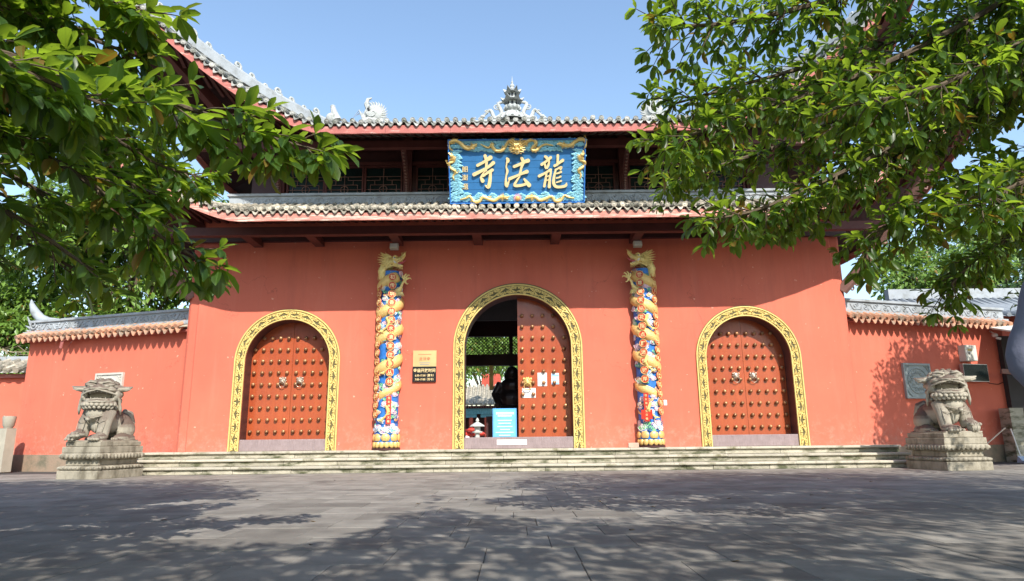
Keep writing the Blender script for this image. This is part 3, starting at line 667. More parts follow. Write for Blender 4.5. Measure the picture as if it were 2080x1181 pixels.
# corner braces under the lower eave corners
for sg in (-1, 1):
    x0 = GX+sg*8.15; b = MB(); pts = bez([(x0, 16.3, 4.25), (x0+sg*.35, 15.95, 4.75), (x0+sg*.75, 15.3, 5.6), (x0+sg*1.35, 14.3, 6.65)], 12)
    b.tube(pts, .10, 8, flat=1.5); b.build('corner_brace', m_lat, gh, True); mc = MB()
    for i in range(1, len(pts)-1):
        p = Vector(pts[i]); c = spiral(0, 0, .10, 1.4, i*1.3, 1); mc.tube([p+Vector((sg*(.12+a*.6), -.05, b-.02-.05)) for a, b in c], .02, 5)
    mc.build('brace_carving', m_lat, gh, True)
    MB().beam((x0-sg*.2, 16.4, 5.9), (GX+sg*10.2, 13.25, 7.75), .22, .26).build('hip_beam', m_wood, gh)
    MB().beam((GX+sg*6.6, 16.6, 7.9), (GX+sg*8.9, 13.2, 10.5), .2, .26).build('hip_beam', m_wood, gh)
# main ridge with relief
MB().box(-5.4+GX, 5.4+GX, 17.45, 17.7, 9.36, 9.56).build('main_ridge', m_ridge, gh)

# floodlights
fl = empty('floodlight', (-2.93, 16.0, 5.35), label='small square floodlight under the eave above the left dragon pillar', cat='floodlight', group='floodlights under the lower eave')
MB().cbox((-2.93, 15.98, 5.42), (.21, .12, .15), rx=-.25, b=.01).build('housing', m_metalw, fl, True); MB().cbox((-2.93, 15.918, 5.435), (.17, .01, .11), rx=-.25).build('lens', m_paper, fl); MB().beam((-2.93, 16.0, 5.48), (-2.93, 16.12, 5.62), .03, .03).build('bracket', m_alu, fl)
f2 = tree_copy(fl); f2.location.x = 3.15; tag(f2, 'small square floodlight under the eave above the right dragon pillar', 'floodlight')
# ---------------------------------------------------------------- the blue name board
sg_ = empty('name_board', (.15, 15.15, 6.23), label='large blue name board with gold characters in a frame of gold dragons and turquoise clouds', cat='name board')
Bw0, Bw1, Bh = 3.22, 3.30, 1.51; lean = math.atan2(.55, 1.41)
BM = Matrix.Translation((0, 0, 0)) @ Matrix.Rotation(-(-lean), 4, 'X')
def bp(zx, zy, d=0):        # board coordinates from the drawing grid (0..2080 x 0..1040)
    t = (zy-128)/815; l = 185+27*t; r = 1915-25*t; u = (zx-l)/(r-l)
    w = Bw1*(1-t)+Bw0*t; return Vector(((u-.5)*w, -d, (1-t)*Bh))
def bbuild(mb, name, mat, parent=sg_, smooth=True, **k):
    mb.v = [tuple(Matrix.Rotation(lean, 3, 'X') @ Vector(v)) for v in mb.v]; return mb.build(name, mat, parent, smooth, local=True, **k)
for i in range(9):                       # board planks
    a, b = i/9, (i+1)/9-.0025; mb = MB(); z0, z1 = a*Bh, b*Bh; w0 = Bw0/2; dd = random.uniform(0, .004)
    mb.add([(-w0-.0, -.02-dd, z0), (w0, -.02-dd, z0), (w0+.02, -.02, z1), (-w0-.02, -.02, z1), (-w0, .05, z0), (w0, .05, z0), (w0+.02, .05, z1), (-w0-.02, .05, z1)], [(0,1,2,3),(7,6,5,4),(0,4,5,1),(1,5,6,2),(2,6,7,3),(3,7,4,0)]); bbuild(mb, 'board_plank', m_blue, smooth=False)
mb = MB(); mb.box(-Bw0/2, Bw0/2, .052, .07, 0, Bh); bbuild(mb, 'backing', m_woodd, smooth=False)
for z0, z1, a, b_ in ((0, .03, -1, 1), (Bh-.03, Bh, -1, 1)): mb = MB(); w0 = Bw0/2+(.02 if z0 else 0); mb.box(-w0, w0, -.085, -.02, z0, z1); bbuild(mb, 'frame_edge', m_pblue, smooth=False)
for sg2 in (-1, 1): mb = MB(); mb.beam((sg2*(Bw0/2-.012), -.052, .031), (sg2*(Bw0/2+.008), -.052, Bh-.031), .024, .065, up=(0, 1, 0)); bbuild(mb, 'frame_edge', m_pblue, smooth=False)
def brush(mb, pts, d0=.02, d1=.065):
    P = bez([(x, y, w) for x, y, w in pts], 4*len(pts)); k = Bw1/1730.
    c = []; 
    for x, y, w in P: p = bp(x, y); c.append((p.x, p.z, max(.004, w*k)))
    L_, R_ = [], []
    n = len(c); dirs = []
    for i in range(n):
        a, b = c[max(0, i-1)], c[min(n-1, i+1)]; dx, dz = b[0]-a[0], b[1]-a[1]; l = math.hypot(dx, dz) or 1; dirs.append((dx/l, dz/l))
    for (x, z, w), (dx, dz) in zip(c, dirs): L_.append((x-dz*w, z+dx*w)); R_.append((x+dz*w, z-dx*w))
    # round caps
    def capp(i, s):
        x, z, w = c[i]; dx, dz = dirs[i]; out = []
        for j in range(1, 5):
            t = pi*j/5; out.append((x + s*dx*w*sin(t) - dz*w*cos(t)*(1), z + s*dz*w*sin(t) + dx*w*cos(t)))
        return out
    ring = L_ + capp(-1, 1) + R_[::-1] + capp(0, -1)[::-1]
    m = len(ring); jit = random.uniform(0, .006); vs = [(x, -d0, z) for x, z in ring]+[(x, -d1-jit, z) for x, z in ring]
    fs = [(i, i+m, (i+1) % m+m, (i+1) % m) for i in range(m)]
    # top fill: strips across plus cap fans
    for i in range(n-1): fs.append((m+i, m+2*n+3-i, m+2*n+3-i-1, m+i+1))
    fs.append(tuple(m+i for i in range(n-1, n+5))); fs.append(tuple([m+2*n+3]+[m+i for i in range(2*n+4, m)]+[m])[::1])
    mb.add(vs, fs)
SI = [[(655,335,20),(672,400,17),(668,470,15),(664,520,14)],[(560,455,18),(640,412,17),(722,358,26)],[(515,570,23),(620,518,18),(700,472,17),(757,425,23)],[(628,588,15),(680,552,15),(742,515,20)],[(722,530,16),(715,620,20),(705,690,22),(690,730,22),(656,712,9)],[(650,530,7),(625,560,8),(608,592,12)],[(600,608,13),(612,632,20),(622,652,24)]]
FA = [[(925,370,12),(938,388,22),(934,410,20),(922,425,10)],[(924,425,9),(917,480,9),(930,530,15),(916,590,10),(910,650,13),(916,698,22),(922,718,20)],[(922,710,20),(942,680,11),(955,635,6)],[(1015,475,18),(1090,445,18),(1140,418,20),(1188,402,25)],[(1110,372,18),(1128,418,20),(1108,480,15),(1092,540,14),(1078,585,13)],[(958,628,20),(1050,590,15),(1120,560,17),(1172,540,24)],[(1082,600,10),(1045,655,13),(1018,712,17),(1090,715,17),(1165,695,15),(1190,688,12)],[(1140,635,13),(1175,680,22),(1200,712,26)]]
LO = [[(1400,352,15),(1418,366,18),(1432,384,14)],[(1358,452,18),(1410,415,15),(1468,366,18)],[(1396,440,10),(1404,480,14),(1408,500,11)],[(1452,410,10),(1440,460,14),(1425,500,10)],[(1325,598,18),(1400,560,14),(1468,520,17)],[(1418,555,10),(1404,640,14),(1388,728,16)],[(1418,552,10),(1448,532,13),(1470,548,12),(1455,640,14),(1450,735,20)],[(1408,612,7),(1446,596,7)],[(1403,660,7),(1444,645,7)],[(1558,340,16),(1556,400,14),(1550,462,12)],[(1518,470,17),(1560,445,13),(1618,402,20)],[(1528,520,12),(1560,505,11),(1600,490,15),(1590,520,10)],[(1530,525,11),(1512,600,15),(1504,680,19),(1530,732,18),(1600,738,16),(1655,722,17),(1664,692,8)],[(1540,568,9),(1570,560,11),(1598,548,13)],[(1538,626,8),(1570,618,10),(1592,606,12)],[(1540,680,8),(1568,672,9),(1598,662,11)]]
for nm, ch in (('si', SI), ('fa', FA), ('lo', LO)):
    mb = MB(); [brush(mb, s) for s in ch]; bbuild(mb, 'large_character', m_letter, smooth=False)
for s, y in (('朗', 500), ('澍', 605), ('题', 722)):
    p = Matrix.Rotation(lean, 3, 'X') @ bp(402, y, .03); me = TX[s].copy(); me.materials.clear(); me.materials.append(m_letter)
    link('small_character', me, sg_, Matrix.Translation(p) @ Matrix.Rotation(pi/2+lean, 4, 'X') @ Matrix.Diagonal((.15, .15, .12, 1)))
# border clouds: lumpy turquoise puffs with curls
def cloud_obj():
    mb = MB(); 
    for a, b, r in ((0, 0, .055), (.06, .01, .042), (-.06, .0, .045), (.025, .04, .04), (-.03, .035, .036), (.10, -.015, .028), (-.105, -.012, .026)): mb.ball((a, 0, b), (r, .022, r*.8), 9, 5)
    mb.tube([(x, -.024, z) for x, z in spiral(0, .005, .04, 1.2, 0)], .006, 4); mb.tube([(x, -.02, z) for x, z in spiral(.062, .01, .028, 1.1, 1)], .005, 4); return mb
clm = cloud_obj().mesh('cloud', m_cloud, True); clm2 = cloud_obj().mesh('cloud', m_lblue, True)
def put(mesh, name, zx, zy, sc=1, rot=0, d=.035, parent=sg_, mir=1):
    return link(name, mesh, parent, Matrix.Translation(Matrix.Rotation(lean, 3, 'X') @ bp(zx, zy, d)) @ Matrix.Rotation(lean, 4, 'X') @ Matrix.Rotation(rot, 4, 'Y') @ Matrix.Diagonal((sc*mir, 1, sc, 1)))
R_ = random.Random(3)
for i in range(30):
    x = 262+i*(1576/29)
    for yy in ((168, 205, 262) if 520 < x < 1600 else (168, 222)): put(clm, 'cloud', x+R_.uniform(-14, 14), yy+R_.uniform(-10, 10)-(0 if 400 < x < 1700 else 8), R_.uniform(.75, 1.15), R_.uniform(-.3, .3), mir=R_.choice((-1, 1)))
    for yy in ((900, 872) if i % 3 else (900, 868, 835)): put(clm, 'cloud', x+R_.uniform(-14, 14), yy+R_.uniform(-8, 8), R_.uniform(.7, 1.1), R_.uniform(-.3, .3), mir=R_.choice((-1, 1)))
for y in range(290, 850, 44):
    for s in (-1, 1):
        for q in (-14, 30): put(clm, 'cloud', 1050+s*(784-q-.03*y+R_.uniform(-8, 8)), y+R_.uniform(-8, 8), R_.uniform(.75, 1.1), R_.uniform(-.4, .4), mir=s)
def bdragon(path, r=15, name='gilded_dragon', headdir=1):
    mb = MB(); P = bez(path, 34); n = len(P); k = Bw1/1730.
    pts = [bp(x, y, .06+.012*sin(i*.7)) for i, (x, y) in enumerate(P)]; rr = [r*1.25*k*(.35+.75*min(1, i/(n*.35))) for i in range(n)]
    mb.tube(pts, rr, 8)
    for i in range(2, n-2, 2):
        d = (pts[i+1]-pts[i-1]).normalized(); u = Vector((-d.z, 0, d.x)); mb.tube([pts[i]+u*rr[i]*.8, pts[i]+u*rr[i]*1.6-d*.008], [.008, .002], 4)
    h = pts[-1]; d = (pts[-1]-pts[-3]).normalized(); u = Vector((-d.z, 0, d.x)); o = Vector((0, -.02, 0))
    mb.ball(h+d*.03+o, (.05, .035, .045), 8, 6); mb.tube([h+d*.04+o, h+d*.11+u*.018+o, h+d*.13+u*.035+o], [.03, .02, .012], 6); mb.tube([h+d*.03-u*.02+o, h+d*.10-u*.03+o], [.022, .012], 6)
    for a in np.linspace(-1.3, 1.3, 9): q = (-d*cos(a)+u*sin(a)); mb.tube([h+o, h+q*.06+o*1.2, h+q*.11+u*.01+o], [.014, .010, .002], 4)
    for f in (.3, .62):
        i = int(n*f); d = (pts[i+1]-pts[i-1]).normalized(); u = Vector((-d.z, 0, d.x)) * (1 if f > .5 else -1); a = pts[i]+u*.05; mb.tube([pts[i], a, a+d*.05+u*.02], [.016, .012, .010], 5)
        for t in (-.6, 0, .6, 1.2): q = d*cos(t)+u*sin(t); mb.tube([a+d*.05+u*.02, a+d*.05+u*.02+q*.045], [.007, .001], 4)
    bbuild(mb, name, m_goldd if False else m_gold)
bdragon([(255,265),(212,230),(215,170),(280,140),(340,165),(400,225),(450,245),(490,225),(520,210)], 17)
bdragon([(600,190),(700,235),(745,180),(750,230),(800,275),(870,270),(920,200),(960,150),(1000,170)], 15)
bdragon([(1500,215),(1400,200),(1330,240),(1280,280),(1235,255),(1290,190),(1260,145),(1200,150),(1140,185)], 15)
bdragon([(1885,265),(1905,215),(1890,150),(1820,140),(1760,180),(1710,215),(1650,215),(1610,205)], 17)
for s in (-1, 1):
    X = lambda x: 1050+s*(x-1050)
    bdragon([(X(1830),640),(X(1845),590),(X(1815),530),(X(1880),480),(X(1890),425),(X(1830),400),(X(1850),350)], 13)
    bdragon([(X(1760),885),(X(1690),870),(X(1640),850),(X(1590),915),(X(1520),915),(X(1480),860),(X(1400),890),(X(1330),905),(X(1270),865),(X(1215),865)], 15)
# central dragon mask
dm = MB(); c0 = bp(1052, 225, .10)
def P3(x, z, y=0): return Vector((c0.x+x, c0.y-y, c0.z+z))
dm.ball(P3(0, 0), (.125, .07, .115), 14, 9); dm.ball(P3(0, -.10, .05), (.065, .06, .075), 10, 7); dm.ball(P3(0, -.075, .10), (.04, .03, .022), 8, 5); dm.ball(P3(0, -.155, .05), (.05, .045, .03), 8, 5)
for s in (-1, 1):
    dm.ball(P3(s*.055, .01, .07), (.026, .018, .022), 8, 5); dm.tube([P3(s*.015, .03, .075), P3(s*.06, .05, .075), P3(s*.12, .04, .03)], [.014, .02, .006], 6)
    dm.ball(P3(s*.085, -.055, .04), (.04, .03, .03), 8, 5); dm.ball(P3(s*.028, -.085, .10), (.016, .014, .012), 6, 4)
    dm.tube([P3(s*.05, .08), P3(s*.08, .15, .02), P3(s*.14, .19, .02)], [.018, .014, .003], 5); dm.tube([P3(s*.03, -.11, .08), P3(s*.12, -.13, .06), P3(s*.17, -.07, .04)], [.009, .007, .003], 5)
    for k in range(8): a = -1.2+k*.33; dm.tube([P3(s*.09*cos(a), .10*sin(a)), P3(s*.17*cos(a), .16*sin(a)), P3(s*.22*cos(a+.15), .20*sin(a+.15))], [.026, .017, .003], 5)
for k in range(7): a = pi/2+(k-3)*.22; dm.tube([P3(.08*cos(a), .09*sin(a)), P3(.17*cos(a), .155*sin(a), .01)], [.022, .004], 5)
bbuild(dm, 'dragon_mask', m_gold)
te = MB(); [te.tube([P3(s*.03, -.125, .09), P3(s*.03, -.155, .10)], [.008, .001], 4) for s in (-1, 1)]; bbuild(te, 'fang', m_white)
pb = MB(); q = bp(1055, 880, .07); pb.ball(q, (.062, .04, .062), 12, 8); bbuild(pb, 'pearl', M('orange_pearl', (.75, .38, .12), .35))
pf = MB(); [pf.tube([q+Vector((.06*cos(a), 0, .06*sin(a))), q+Vector((.11*cos(a+.2), 0, .11*sin(a+.2)+.02))], [.016, .002], 4) for a in np.linspace(-.5, pi+.5, 11)]; bbuild(pf, 'flame', m_pink)

# ---------------------------------------------------------------- dragon head and claw (faces +x), used on both pillars
def dragon_head(parent, ox, oy, oz, s, mir):
    def V(x, y, z): return (ox+mir*x*s, oy+y*s, oz+z*s)
    def T(mb, pts, r, n=7): mb.tube([V(*p) for p in pts], [q*s for q in r], n)
    def Bl(mb, c, r, n=10, m=7): mb.ball(V(*c), (r[0]*s, r[1]*s, r[2]*s), n, m)
    h = MB()
    T(h, [(-.28, .05, -.52), (-.30, .0, -.30), (-.22, 0, -.12), (-.05, 0, 0)], [.10, .12, .12, .12], 10)
    Bl(h, (0, 0, 0), (.17, .13, .12)); T(h, [(.05, 0, .02), (.18, 0, .05), (.27, 0, .10), (.33, 0, .17)], [.11, .085, .07, .055], 9)
    Bl(h, (.335, 0, .185), (.055, .08, .05)); T(h, [(.02, 0, -.09), (.14, 0, -.13), (.25, 0, -.15)], [.075, .06, .055], 8); Bl(h, (.27, 0, -.14), (.05, .05, .045))
    for y in (-1, 1):
        Bl(h, (.07, y*.10, .08), (.06, .04, .04)); Bl(h, (-.03, y*.11, -.05), (.08, .045, .07)); Bl(h, (.35, y*.05, .21), (.03, .03, .03))
    hd = h.build('head', m_goldd, parent, True); remesh(hd, .011*s/.5, 1)
    x = MB()
    for y in (-1, 1):
        T(x, [(-.02, y*.07, .10), (-.14, y*.10, .17), (-.24, y*.11, .15), (-.33, y*.12, .22)], [.03, .028, .022, .006]); T(x, [(-.14, y*.10, .17), (-.20, y*.10, .24)], [.018, .004], 5)
        T(x, [(.03, y*.12, .10), (.09, y*.12, .13), (.16, y*.09, .12)], [.02, .03, .012]); T(x, [(.30, y*.07, .12), (.24, y*.16, .0), (.10, y*.20, -.16), (-.02, y*.18, -.19), (-.10, y*.17, -.10)], [.012, .012, .013, .012, .006], 6)
        T(x, [(.12, y*.06, -.04), (.20, y*.07, .0), (.28, y*.07, .04)], [.012, .016, .012], 5)
        for i in range(9):
            a = 2.3+i*.27; r0 = .13; T(x, [(r0*cos(a)*.8, y*.10, r0*sin(a)), (.22*cos(a)-.05, y*.14, .22*sin(a)-.0), (.33*cos(a+.1)-.09, y*.13, .30*sin(a+.1)+.04)], [.028, .022, .003], 5)
        for i in range(4): T(x, [(.0-.05*i, y*.10, -.14), (-.03-.06*i, y*.13, -.20-.01*i), (-.10-.06*i, y*.13, -.22)], [.022, .018, .003], 5)
    for i in range(7): T(x, [(-.05-.05*i, 0, .10-.03*i*i*.3), (-.10-.05*i, 0, .18-.04*i*i*.25)], [.022, .004], 4)
    for i in range(5): T(x, [(.27+.02*i, 0, .17+.01*i), (.25+.035*i, 0, .26+.01*i)], [.016, .003], 4)
    for i in range(4): T(x, [(.20+.03*i, 0, -.19), (.19+.035*i, 0, -.25)], [.013, .003], 4)
    x.build('mane', m_goldd, parent, True)
    e = MB(); [Bl(e, (.075, y*.125, .075), (.035, .025, .026), 8, 6) for y in (-1, 1)]
    for i in range(5):
        for y in (-1, 1): T(e, [(.14+.035*i, y*.05, -.02+.022*i), (.14+.035*i, y*.05, -.06+.02*i)], [.013, .003], 4); T(e, [(.12+.03*i, y*.04, -.085-.01*i), (.12+.03*i, y*.04, -.05-.01*i)], [.011, .003], 4)
    T(e, [(.05, .12, -.0), (.05, .13, -.06)], [.02, .01], 5); T(e, [(.06, -.13, -.02), (.10, -.12, -.07), (.14, -.10, -.06)], [.022, .028, .01], 5)
    e.build('teeth_and_eyes', m_white, parent, True)
    p = MB(); [Bl(p, (.09, y*.147, .075), (.016, .01, .016), 6, 5) for y in (-1, 1)]; p.build('pupil', m_black, parent, True)
    t = MB(); T(t, [(.10, 0, -.07), (.24, 0, -.06), (.33, 0, -.01), (.40, 0, .04)], [.03, .03, .016, .004], 6); t.build('tongue', M('pink_tongue', (.6, .12, .15), .5), parent, True)
def claw(parent, ox, oy, oz, s, mir):
    def V(x, y, z): return (ox+mir*x*s, oy+y*s, oz+z*s)
    a = MB(); a.tube([V(-.16, .1, -.05), V(-.02, 0, -.02), (V(.06, -.02, .02)), V(.12, -.04, .13), V(.16, -.05, .26), V(.24, -.06, .36)], [q*s for q in (.15, .13, .10, .055, .045, .05)], 9)
    a.ball(V(.26, -.06, .40), (.07*s, .05*s, .06*s), 9, 6); o = a.build('foreleg', m_goldd, parent, True)
    c = MB()
    for p in (((.26, 0, .44), (.24, 0, .56), (.30, -.02, .64), (.35, -.03, .62)), ((.29, 0, .43), (.34, 0, .55), (.42, -.02, .60), (.46, -.03, .55)), ((.31, 0, .41), (.41, 0, .47), (.48, -.02, .46), (.52, -.03, .40)), ((.27, 0, .36), (.30, -.03, .26), (.36, -.05, .22), (.41, -.06, .24)), ((.22, 0, .42), (.17, 0, .50), (.18, -.02, .58))):
        c.tube([V(x, y-.06, z) for x, y, z in p], [q*s for q in (.035, .033, .024, .005)][:len(p)], 6)
    c.build('talons', m_goldd, parent, True); f = MB()
    for i in range(7): f.tube([V(-.08+.04*i, -.06, -.10), V(-.07+.045*i, -.09, -.19), V(-.05+.05*i, -.07, -.27-.02*(i % 2))], [q*s for q in (.03, .024, .003)], 5)
    f.build('elbow_fringe', m_goldd, parent, True)

# ---------------------------------------------------------------- dragon pillars
m_creamc = M('orange_cream_cloud', (.80, .42, .16), .5, var=.25, scale=15)
def curl_mesh(mat):
    mb = MB(); mb.ball((0, 0, 0), (.05, .020, .043), 12, 6); mb.ball((.048, .0, -.012), (.032, .016, .024), 8, 5); return mb.mesh('cloud_curl', mat, 'all')
cms = [curl_mesh(m) for m in (m_green, m_pink, m_lblue, m_creamc)]
sp1 = MB(); sp1.tube([(x, -.018, z) for x, z in spiral(0, 0, .045, 1.7, 0, 1, 18, .1)], .0048, 5); sp1.tube([(-.05, -.012, -.03), (0, -.016, -.048), (.06, -.012, -.036), (.085, -.01, -.01)], .0045, 5); sp2 = sp1.mesh('spiral_line', M('deep_blue_line', (.015, .05, .25), .5), 'all'); sp1 = sp1.mesh('spiral_line', m_white, 'all')
med = MB(); med.lathe([(0, 0), (.082, 0), (.088, -.006), (.088, -.02)][::-1], 20); med.v = [(x, -(z+.02), y) for x, y, z in med.v]; medm = med.mesh('medallion', m_red, False)
rim = MB(); rim.tube([(.086*cos(2*pi*i/20), -.022, .086*sin(2*pi*i/20)) for i in range(21)], .007, 5, cap=False); rimm = rim.mesh('medallion_rim', m_gold, 'all')
m_scale = M('gold_scales', (.82, .56, .20), .42, .25, var=.1, scale=20)
nt = m_scale.node_tree; v = N(nt, 'ShaderNodeTexVoronoi'); v.inputs['Scale'].default_value = 45; g = N(nt, 'ShaderNodeNewGeometry'); nt.links.new(g.outputs['Position'], v.inputs['Vector']); b = N(nt, 'ShaderNodeBump'); b.inputs['Strength'].default_value = .8; b.inputs['Distance'].default_value = .01; nt.links.new(v.outputs['Distance'], b.inputs['Height']); nt.links.new(b.outputs[0], nt.nodes['Principled BSDF'].inputs['Normal'])
pet = MB(); pet.ball((0, 0, 0), (.105, .05, .10), 12, 8); pet.v = [(x, y, z if z > -.07 else -.07) for x, y, z in pet.v]; petu = pet.mesh('lotus_petal', m_gold, True)
pet = MB(); pet.ball((0, 0, 0), (.066, .045, .085), 10, 8); pet.v = [(x, y, z if z < .06 else .06) for x, y, z in pet.v]; petl = pet.mesh('lotus_petal', m_gold, True)
def pillar(cx, mir, tmain, tside, lab, seed):
    cy, R, z0, z1 = 16.12, .262, ST, 4.78; rr = random.Random(seed)
    root = empty('dragon_pillar', (cx, cy, z0), label=lab, cat='carved pillar', group=None)
    MB().lathe([(0, 0), (.33, 0), (.33, .045), (.0, .045)][::1], 24, (cx, cy, z0+.001)).build('plinth', m_black if False else m_woodd, root)
    for i in range(16):
        a = 2*pi*i/16+.1
        if cos(a) > -.35: link('lotus_petal', petu, root, Matrix.Translation((.275*sin(a), -.275*cos(a), .285)) @ Matrix.Rotation(a, 4, 'Z')) if i % 2 == 0 or True and i % 2 == 0 else None
    for i in range(10):
        a = (i-4.5)*.42; link('lotus_petal', petl, root, Matrix.Translation((.285*sin(a), -.285*cos(a), .125)) @ Matrix.Rotation(a, 4, 'Z'))
    MB().lathe([(.26, .06), (.28, .2), (.27, .35), (.29, .37), (.29, .395), (.26, .40)], 24, (cx, cy, z0)).build('collar', m_pblue, root, True)
    MB().lathe([(R, 0), (R, z1-z0-.38), (0, z1-z0-.37)], 40, (cx, cy, z0+.38)).build('shaft', m_pblue, root, True)
    def at(u, z, r=0): return Vector(((R+r)*sin(u), -(R+r)*cos(u), z-z0))
    # coiling dragon body
    H = MB(); pts = []; rad_ = []; n = 150
    for i in range(n):
        t = i/(n-1); z = .98+(z1-.15-.98)*t; a = mir*(2*pi*5.35*t-1.15) + .25*sin(9*t*2); pts.append(at(a, z, -.085)); rad_.append(.07+.095*min(1, t*3)*(1.0))
    H.tube(pts, rad_, 10); H.build('dragon_body', m_scale, root, 'all', local=True)
    F = MB()
    for i in range(6, n-1, 2):
        p = pts[i]; o = Vector((p.x, p.y, 0)).normalized(); F.tube([p+o*rad_[i]*.3+Vector((0, 0, rad_[i]*.9)), p+o*(rad_[i]*.5+.02)+Vector((0, 0, rad_[i]+.035))], [.014, .002], 4)
    for zc, uu in ((1.25, .1), (2.35, .15), (3.35, -.05)):           # legs
        p = at(mir*uu, zc, .05); F.tube([p+Vector((0, 0, .25)), p+Vector((mir*.06, -.03, .1)), p, p+Vector((-mir*.08, 0, -.06))], [.04, .04, .03, .02], 7)
        for k in range(4): F.tube([p+Vector((-mir*.08, 0, -.06)), p+Vector((-mir*(.10+.03*k), -.02, -.10-.0*k)), p+Vector((-mir*(.06+.05*k), -.02, -.16+.03*k))], [.015, .014, .002], 5)
    F.build('dragon_fins', m_goldy, root, True, local=True)
    # cloud curls
    for i in range(170):
        z = rr.uniform(.93, z1-.05); u = rr.uniform(-1.45, 1.45)
        if i < 14: z = .92+rr.uniform(0, .12); u = -1.4+i*.21
        k = rr.choice((0, 1, 2, 3, 1, 0)) if i >= 14 else (0, 1, 2)[i % 3]; sc = rr.uniform(1.0, 1.7)*(1.15 if i < 14 else 1); p = at(u, z, rr.uniform(.0, .015))
        Mx = Matrix.Translation(p) @ Matrix.Rotation(u, 4, 'Z') @ Matrix.Rotation(rr.uniform(-.5, .5), 4, 'Y') @ Matrix.Diagonal((sc*rr.choice((-1, 1)), 1, sc, 1))
        o = link('cloud_curl', cms[k], root, Mx); link('spiral_line', sp1 if k in (1, 2) or rr.random() < .25 else sp2, o)
    def medal(u, z, ch):
        p = at(u, z, .062 if abs(u) < .5 else .035); o = link('medallion', medm, root, Matrix.Translation(p) @ Matrix.Rotation(u, 4, 'Z') @ Matrix.Scale(1.06, 4)); link('medallion_rim', rimm, o)
        k = (ch, m_letter.name)
        if k not in TMESH: me = TX[ch].copy(); me.materials.clear(); me.materials.append(m_letter); TMESH[k] = me
        link('character', TMESH[k], o, Matrix.Translation((0, -.024, 0)) @ Matrix.Rotation(pi/2, 4, 'X') @ Matrix.Diagonal((.112, .112, .2, 1)))
    um, us = (.42, -1.0) if mir > 0 else (-.36, 1.05)
    um, us = (.27, -.88) if mir > 0 else (-.38, .82)
    for i, ch in enumerate(tmain): medal(um, 4.60-i*.212, ch)
    for i, ch in enumerate(tside): medal(us, 4.62-i*.207, ch)
    pz = 1.86 if mir < 0 else 1.74
    p = at(um, 1.40, .075); o = empty('inscription_strip', p, um, parent=root); bx = MB(); bx.cbox((0, 0, 0), (.115, .02, .66)); bx.v = list(bx.v); s1 = link('red_strip', bx.mesh('red_strip', m_red), root, Matrix.Translation(p) @ Matrix.Rotation(um, 4, 'Z')); bpy.data.objects.remove(o)
    if mir < 0: b2 = MB(); b2.cbox((0, -.004, -.17), (.26, .02, .22)); link('red_plate', b2.mesh('red_plate', m_red), s1)
    for i, ch in enumerate('信女弟子全文敬'):
        k = (ch, m_letter.name)
        if k not in TMESH: me = TX[ch].copy(); me.materials.clear(); me.materials.append(m_letter); TMESH[k] = me
        link('small_character', TMESH[k], s1, Matrix.Translation((0, -.016, .27-i*.09)) @ Matrix.Rotation(pi/2, 4, 'X') @ Matrix.Diagonal((.06, .06, .1, 1)))
    dragon_head(root, cx-mir*(-.06), cy-.22, 5.02, .86, mir); claw(root, cx+mir*.22, cy-.18, 4.30, .62, mir)
    return root
pillar(-3.01, 1, LT1, LT2, 'painted dragon pillar left of the centre doorway, its gold dragon head facing right', 11)
pillar(3.25, -1, RT1, RT2, 'painted dragon pillar right of the centre doorway, its gold dragon head facing left', 12)
bk = MB(); bk.cbox((2.80, 15.98, ST+.055), (.24, .14, .11), b=.008); tag(bk.build('loose_brick', M('pinkish_brick', (.52, .36, .28), .9, bump=.5), None, True), 'single pinkish brick lying at the foot of the right dragon pillar', 'brick')
bb = MB(); bb.cbox((3.60, 15.95, 1.50), (.075, .05, .13), b=.01); bo = bb.build('paper_cup', m_paper, None, True); tag(bo, 'small white plastic box fixed to the side of the right dragon pillar', 'box'); bo.name = 'junction_box'

# ---------------------------------------------------------------- plaques left of the centre door
pq = empty('brass_plaque', (-2.14, WY-.03, 2.64), label='plain brass plaque with faint red lettering above the black opening hours sign', cat='plaque')
MB().box(-2.43, -1.86, WY-.035, WY-.003, 2.44, 2.83).build('plate', m_brass, pq)
for i, (s, w, z) in enumerate((('a', .32, 2.735), ('c', .26, 2.53), ('d', .22, 2.49))): MB().box(-2.145-w/2, -2.145+w/2, WY-.0375, WY-.0355, z-.006, z+.006).build('line_of_text', m_redink if i == 0 else m_ink, pq)
for i, ch in enumerate('龙法寺'): text(ch, .085, m_redink, pq, (-2.24+i*.095, WY-.037, 2.63))
pq = empty('opening_hours_sign', (-2.14, WY-.03, 2.25), label='black sign with gold opening hours under the brass plaque', cat='sign')
MB().box(-2.43, -1.86, WY-.05, WY-.003, 2.07, 2.436).build('plate', m_black, pq)
text('寺庙开放时间', .098, m_letter, pq, (-2.145, WY-.052, 2.345), 'lettering', sx=.92); text('6:30-17:30（夏令）', .066, m_letter, pq, (-2.145, WY-.052, 2.225), 'lettering', sx=.9); text('7:00-17:00（冬令）', .066, m_letter, pq, (-2.145, WY-.052, 2.13), 'lettering', sx=.9)
nb = empty('notice_board', (-.21, 16.85, .745), label='blue framed notice board with white lines of text standing behind the stone threshold', cat='notice board')
MB().box(-.51, .08, 16.72, 16.76, .72, 1.44).build('frame', m_bboard, nb); MB().box(-.475, .045, 16.713, 16.722, .75, 1.405).build('face', M('light_blue_face', (.17, .48, .88), .4, bump=0), nb)
for i, (w, z, h) in enumerate(((.42, 1.32, .05), (.34, 1.26, .035), (.34, 1.15, .022), (.30, 1.08, .022), (.36, 1.0, .022), (.22, .93, .022), (.44, .86, .022), (.28, .79, .022))):
    x = -.215-w/2; mb = MB()
    while x < -.215+w/2: mb.box(x, x+h*.75, 16.708, 16.7125, z-h/2, z+h/2); x += h*1.0
    mb.build('line_of_text', m_paper, nb)

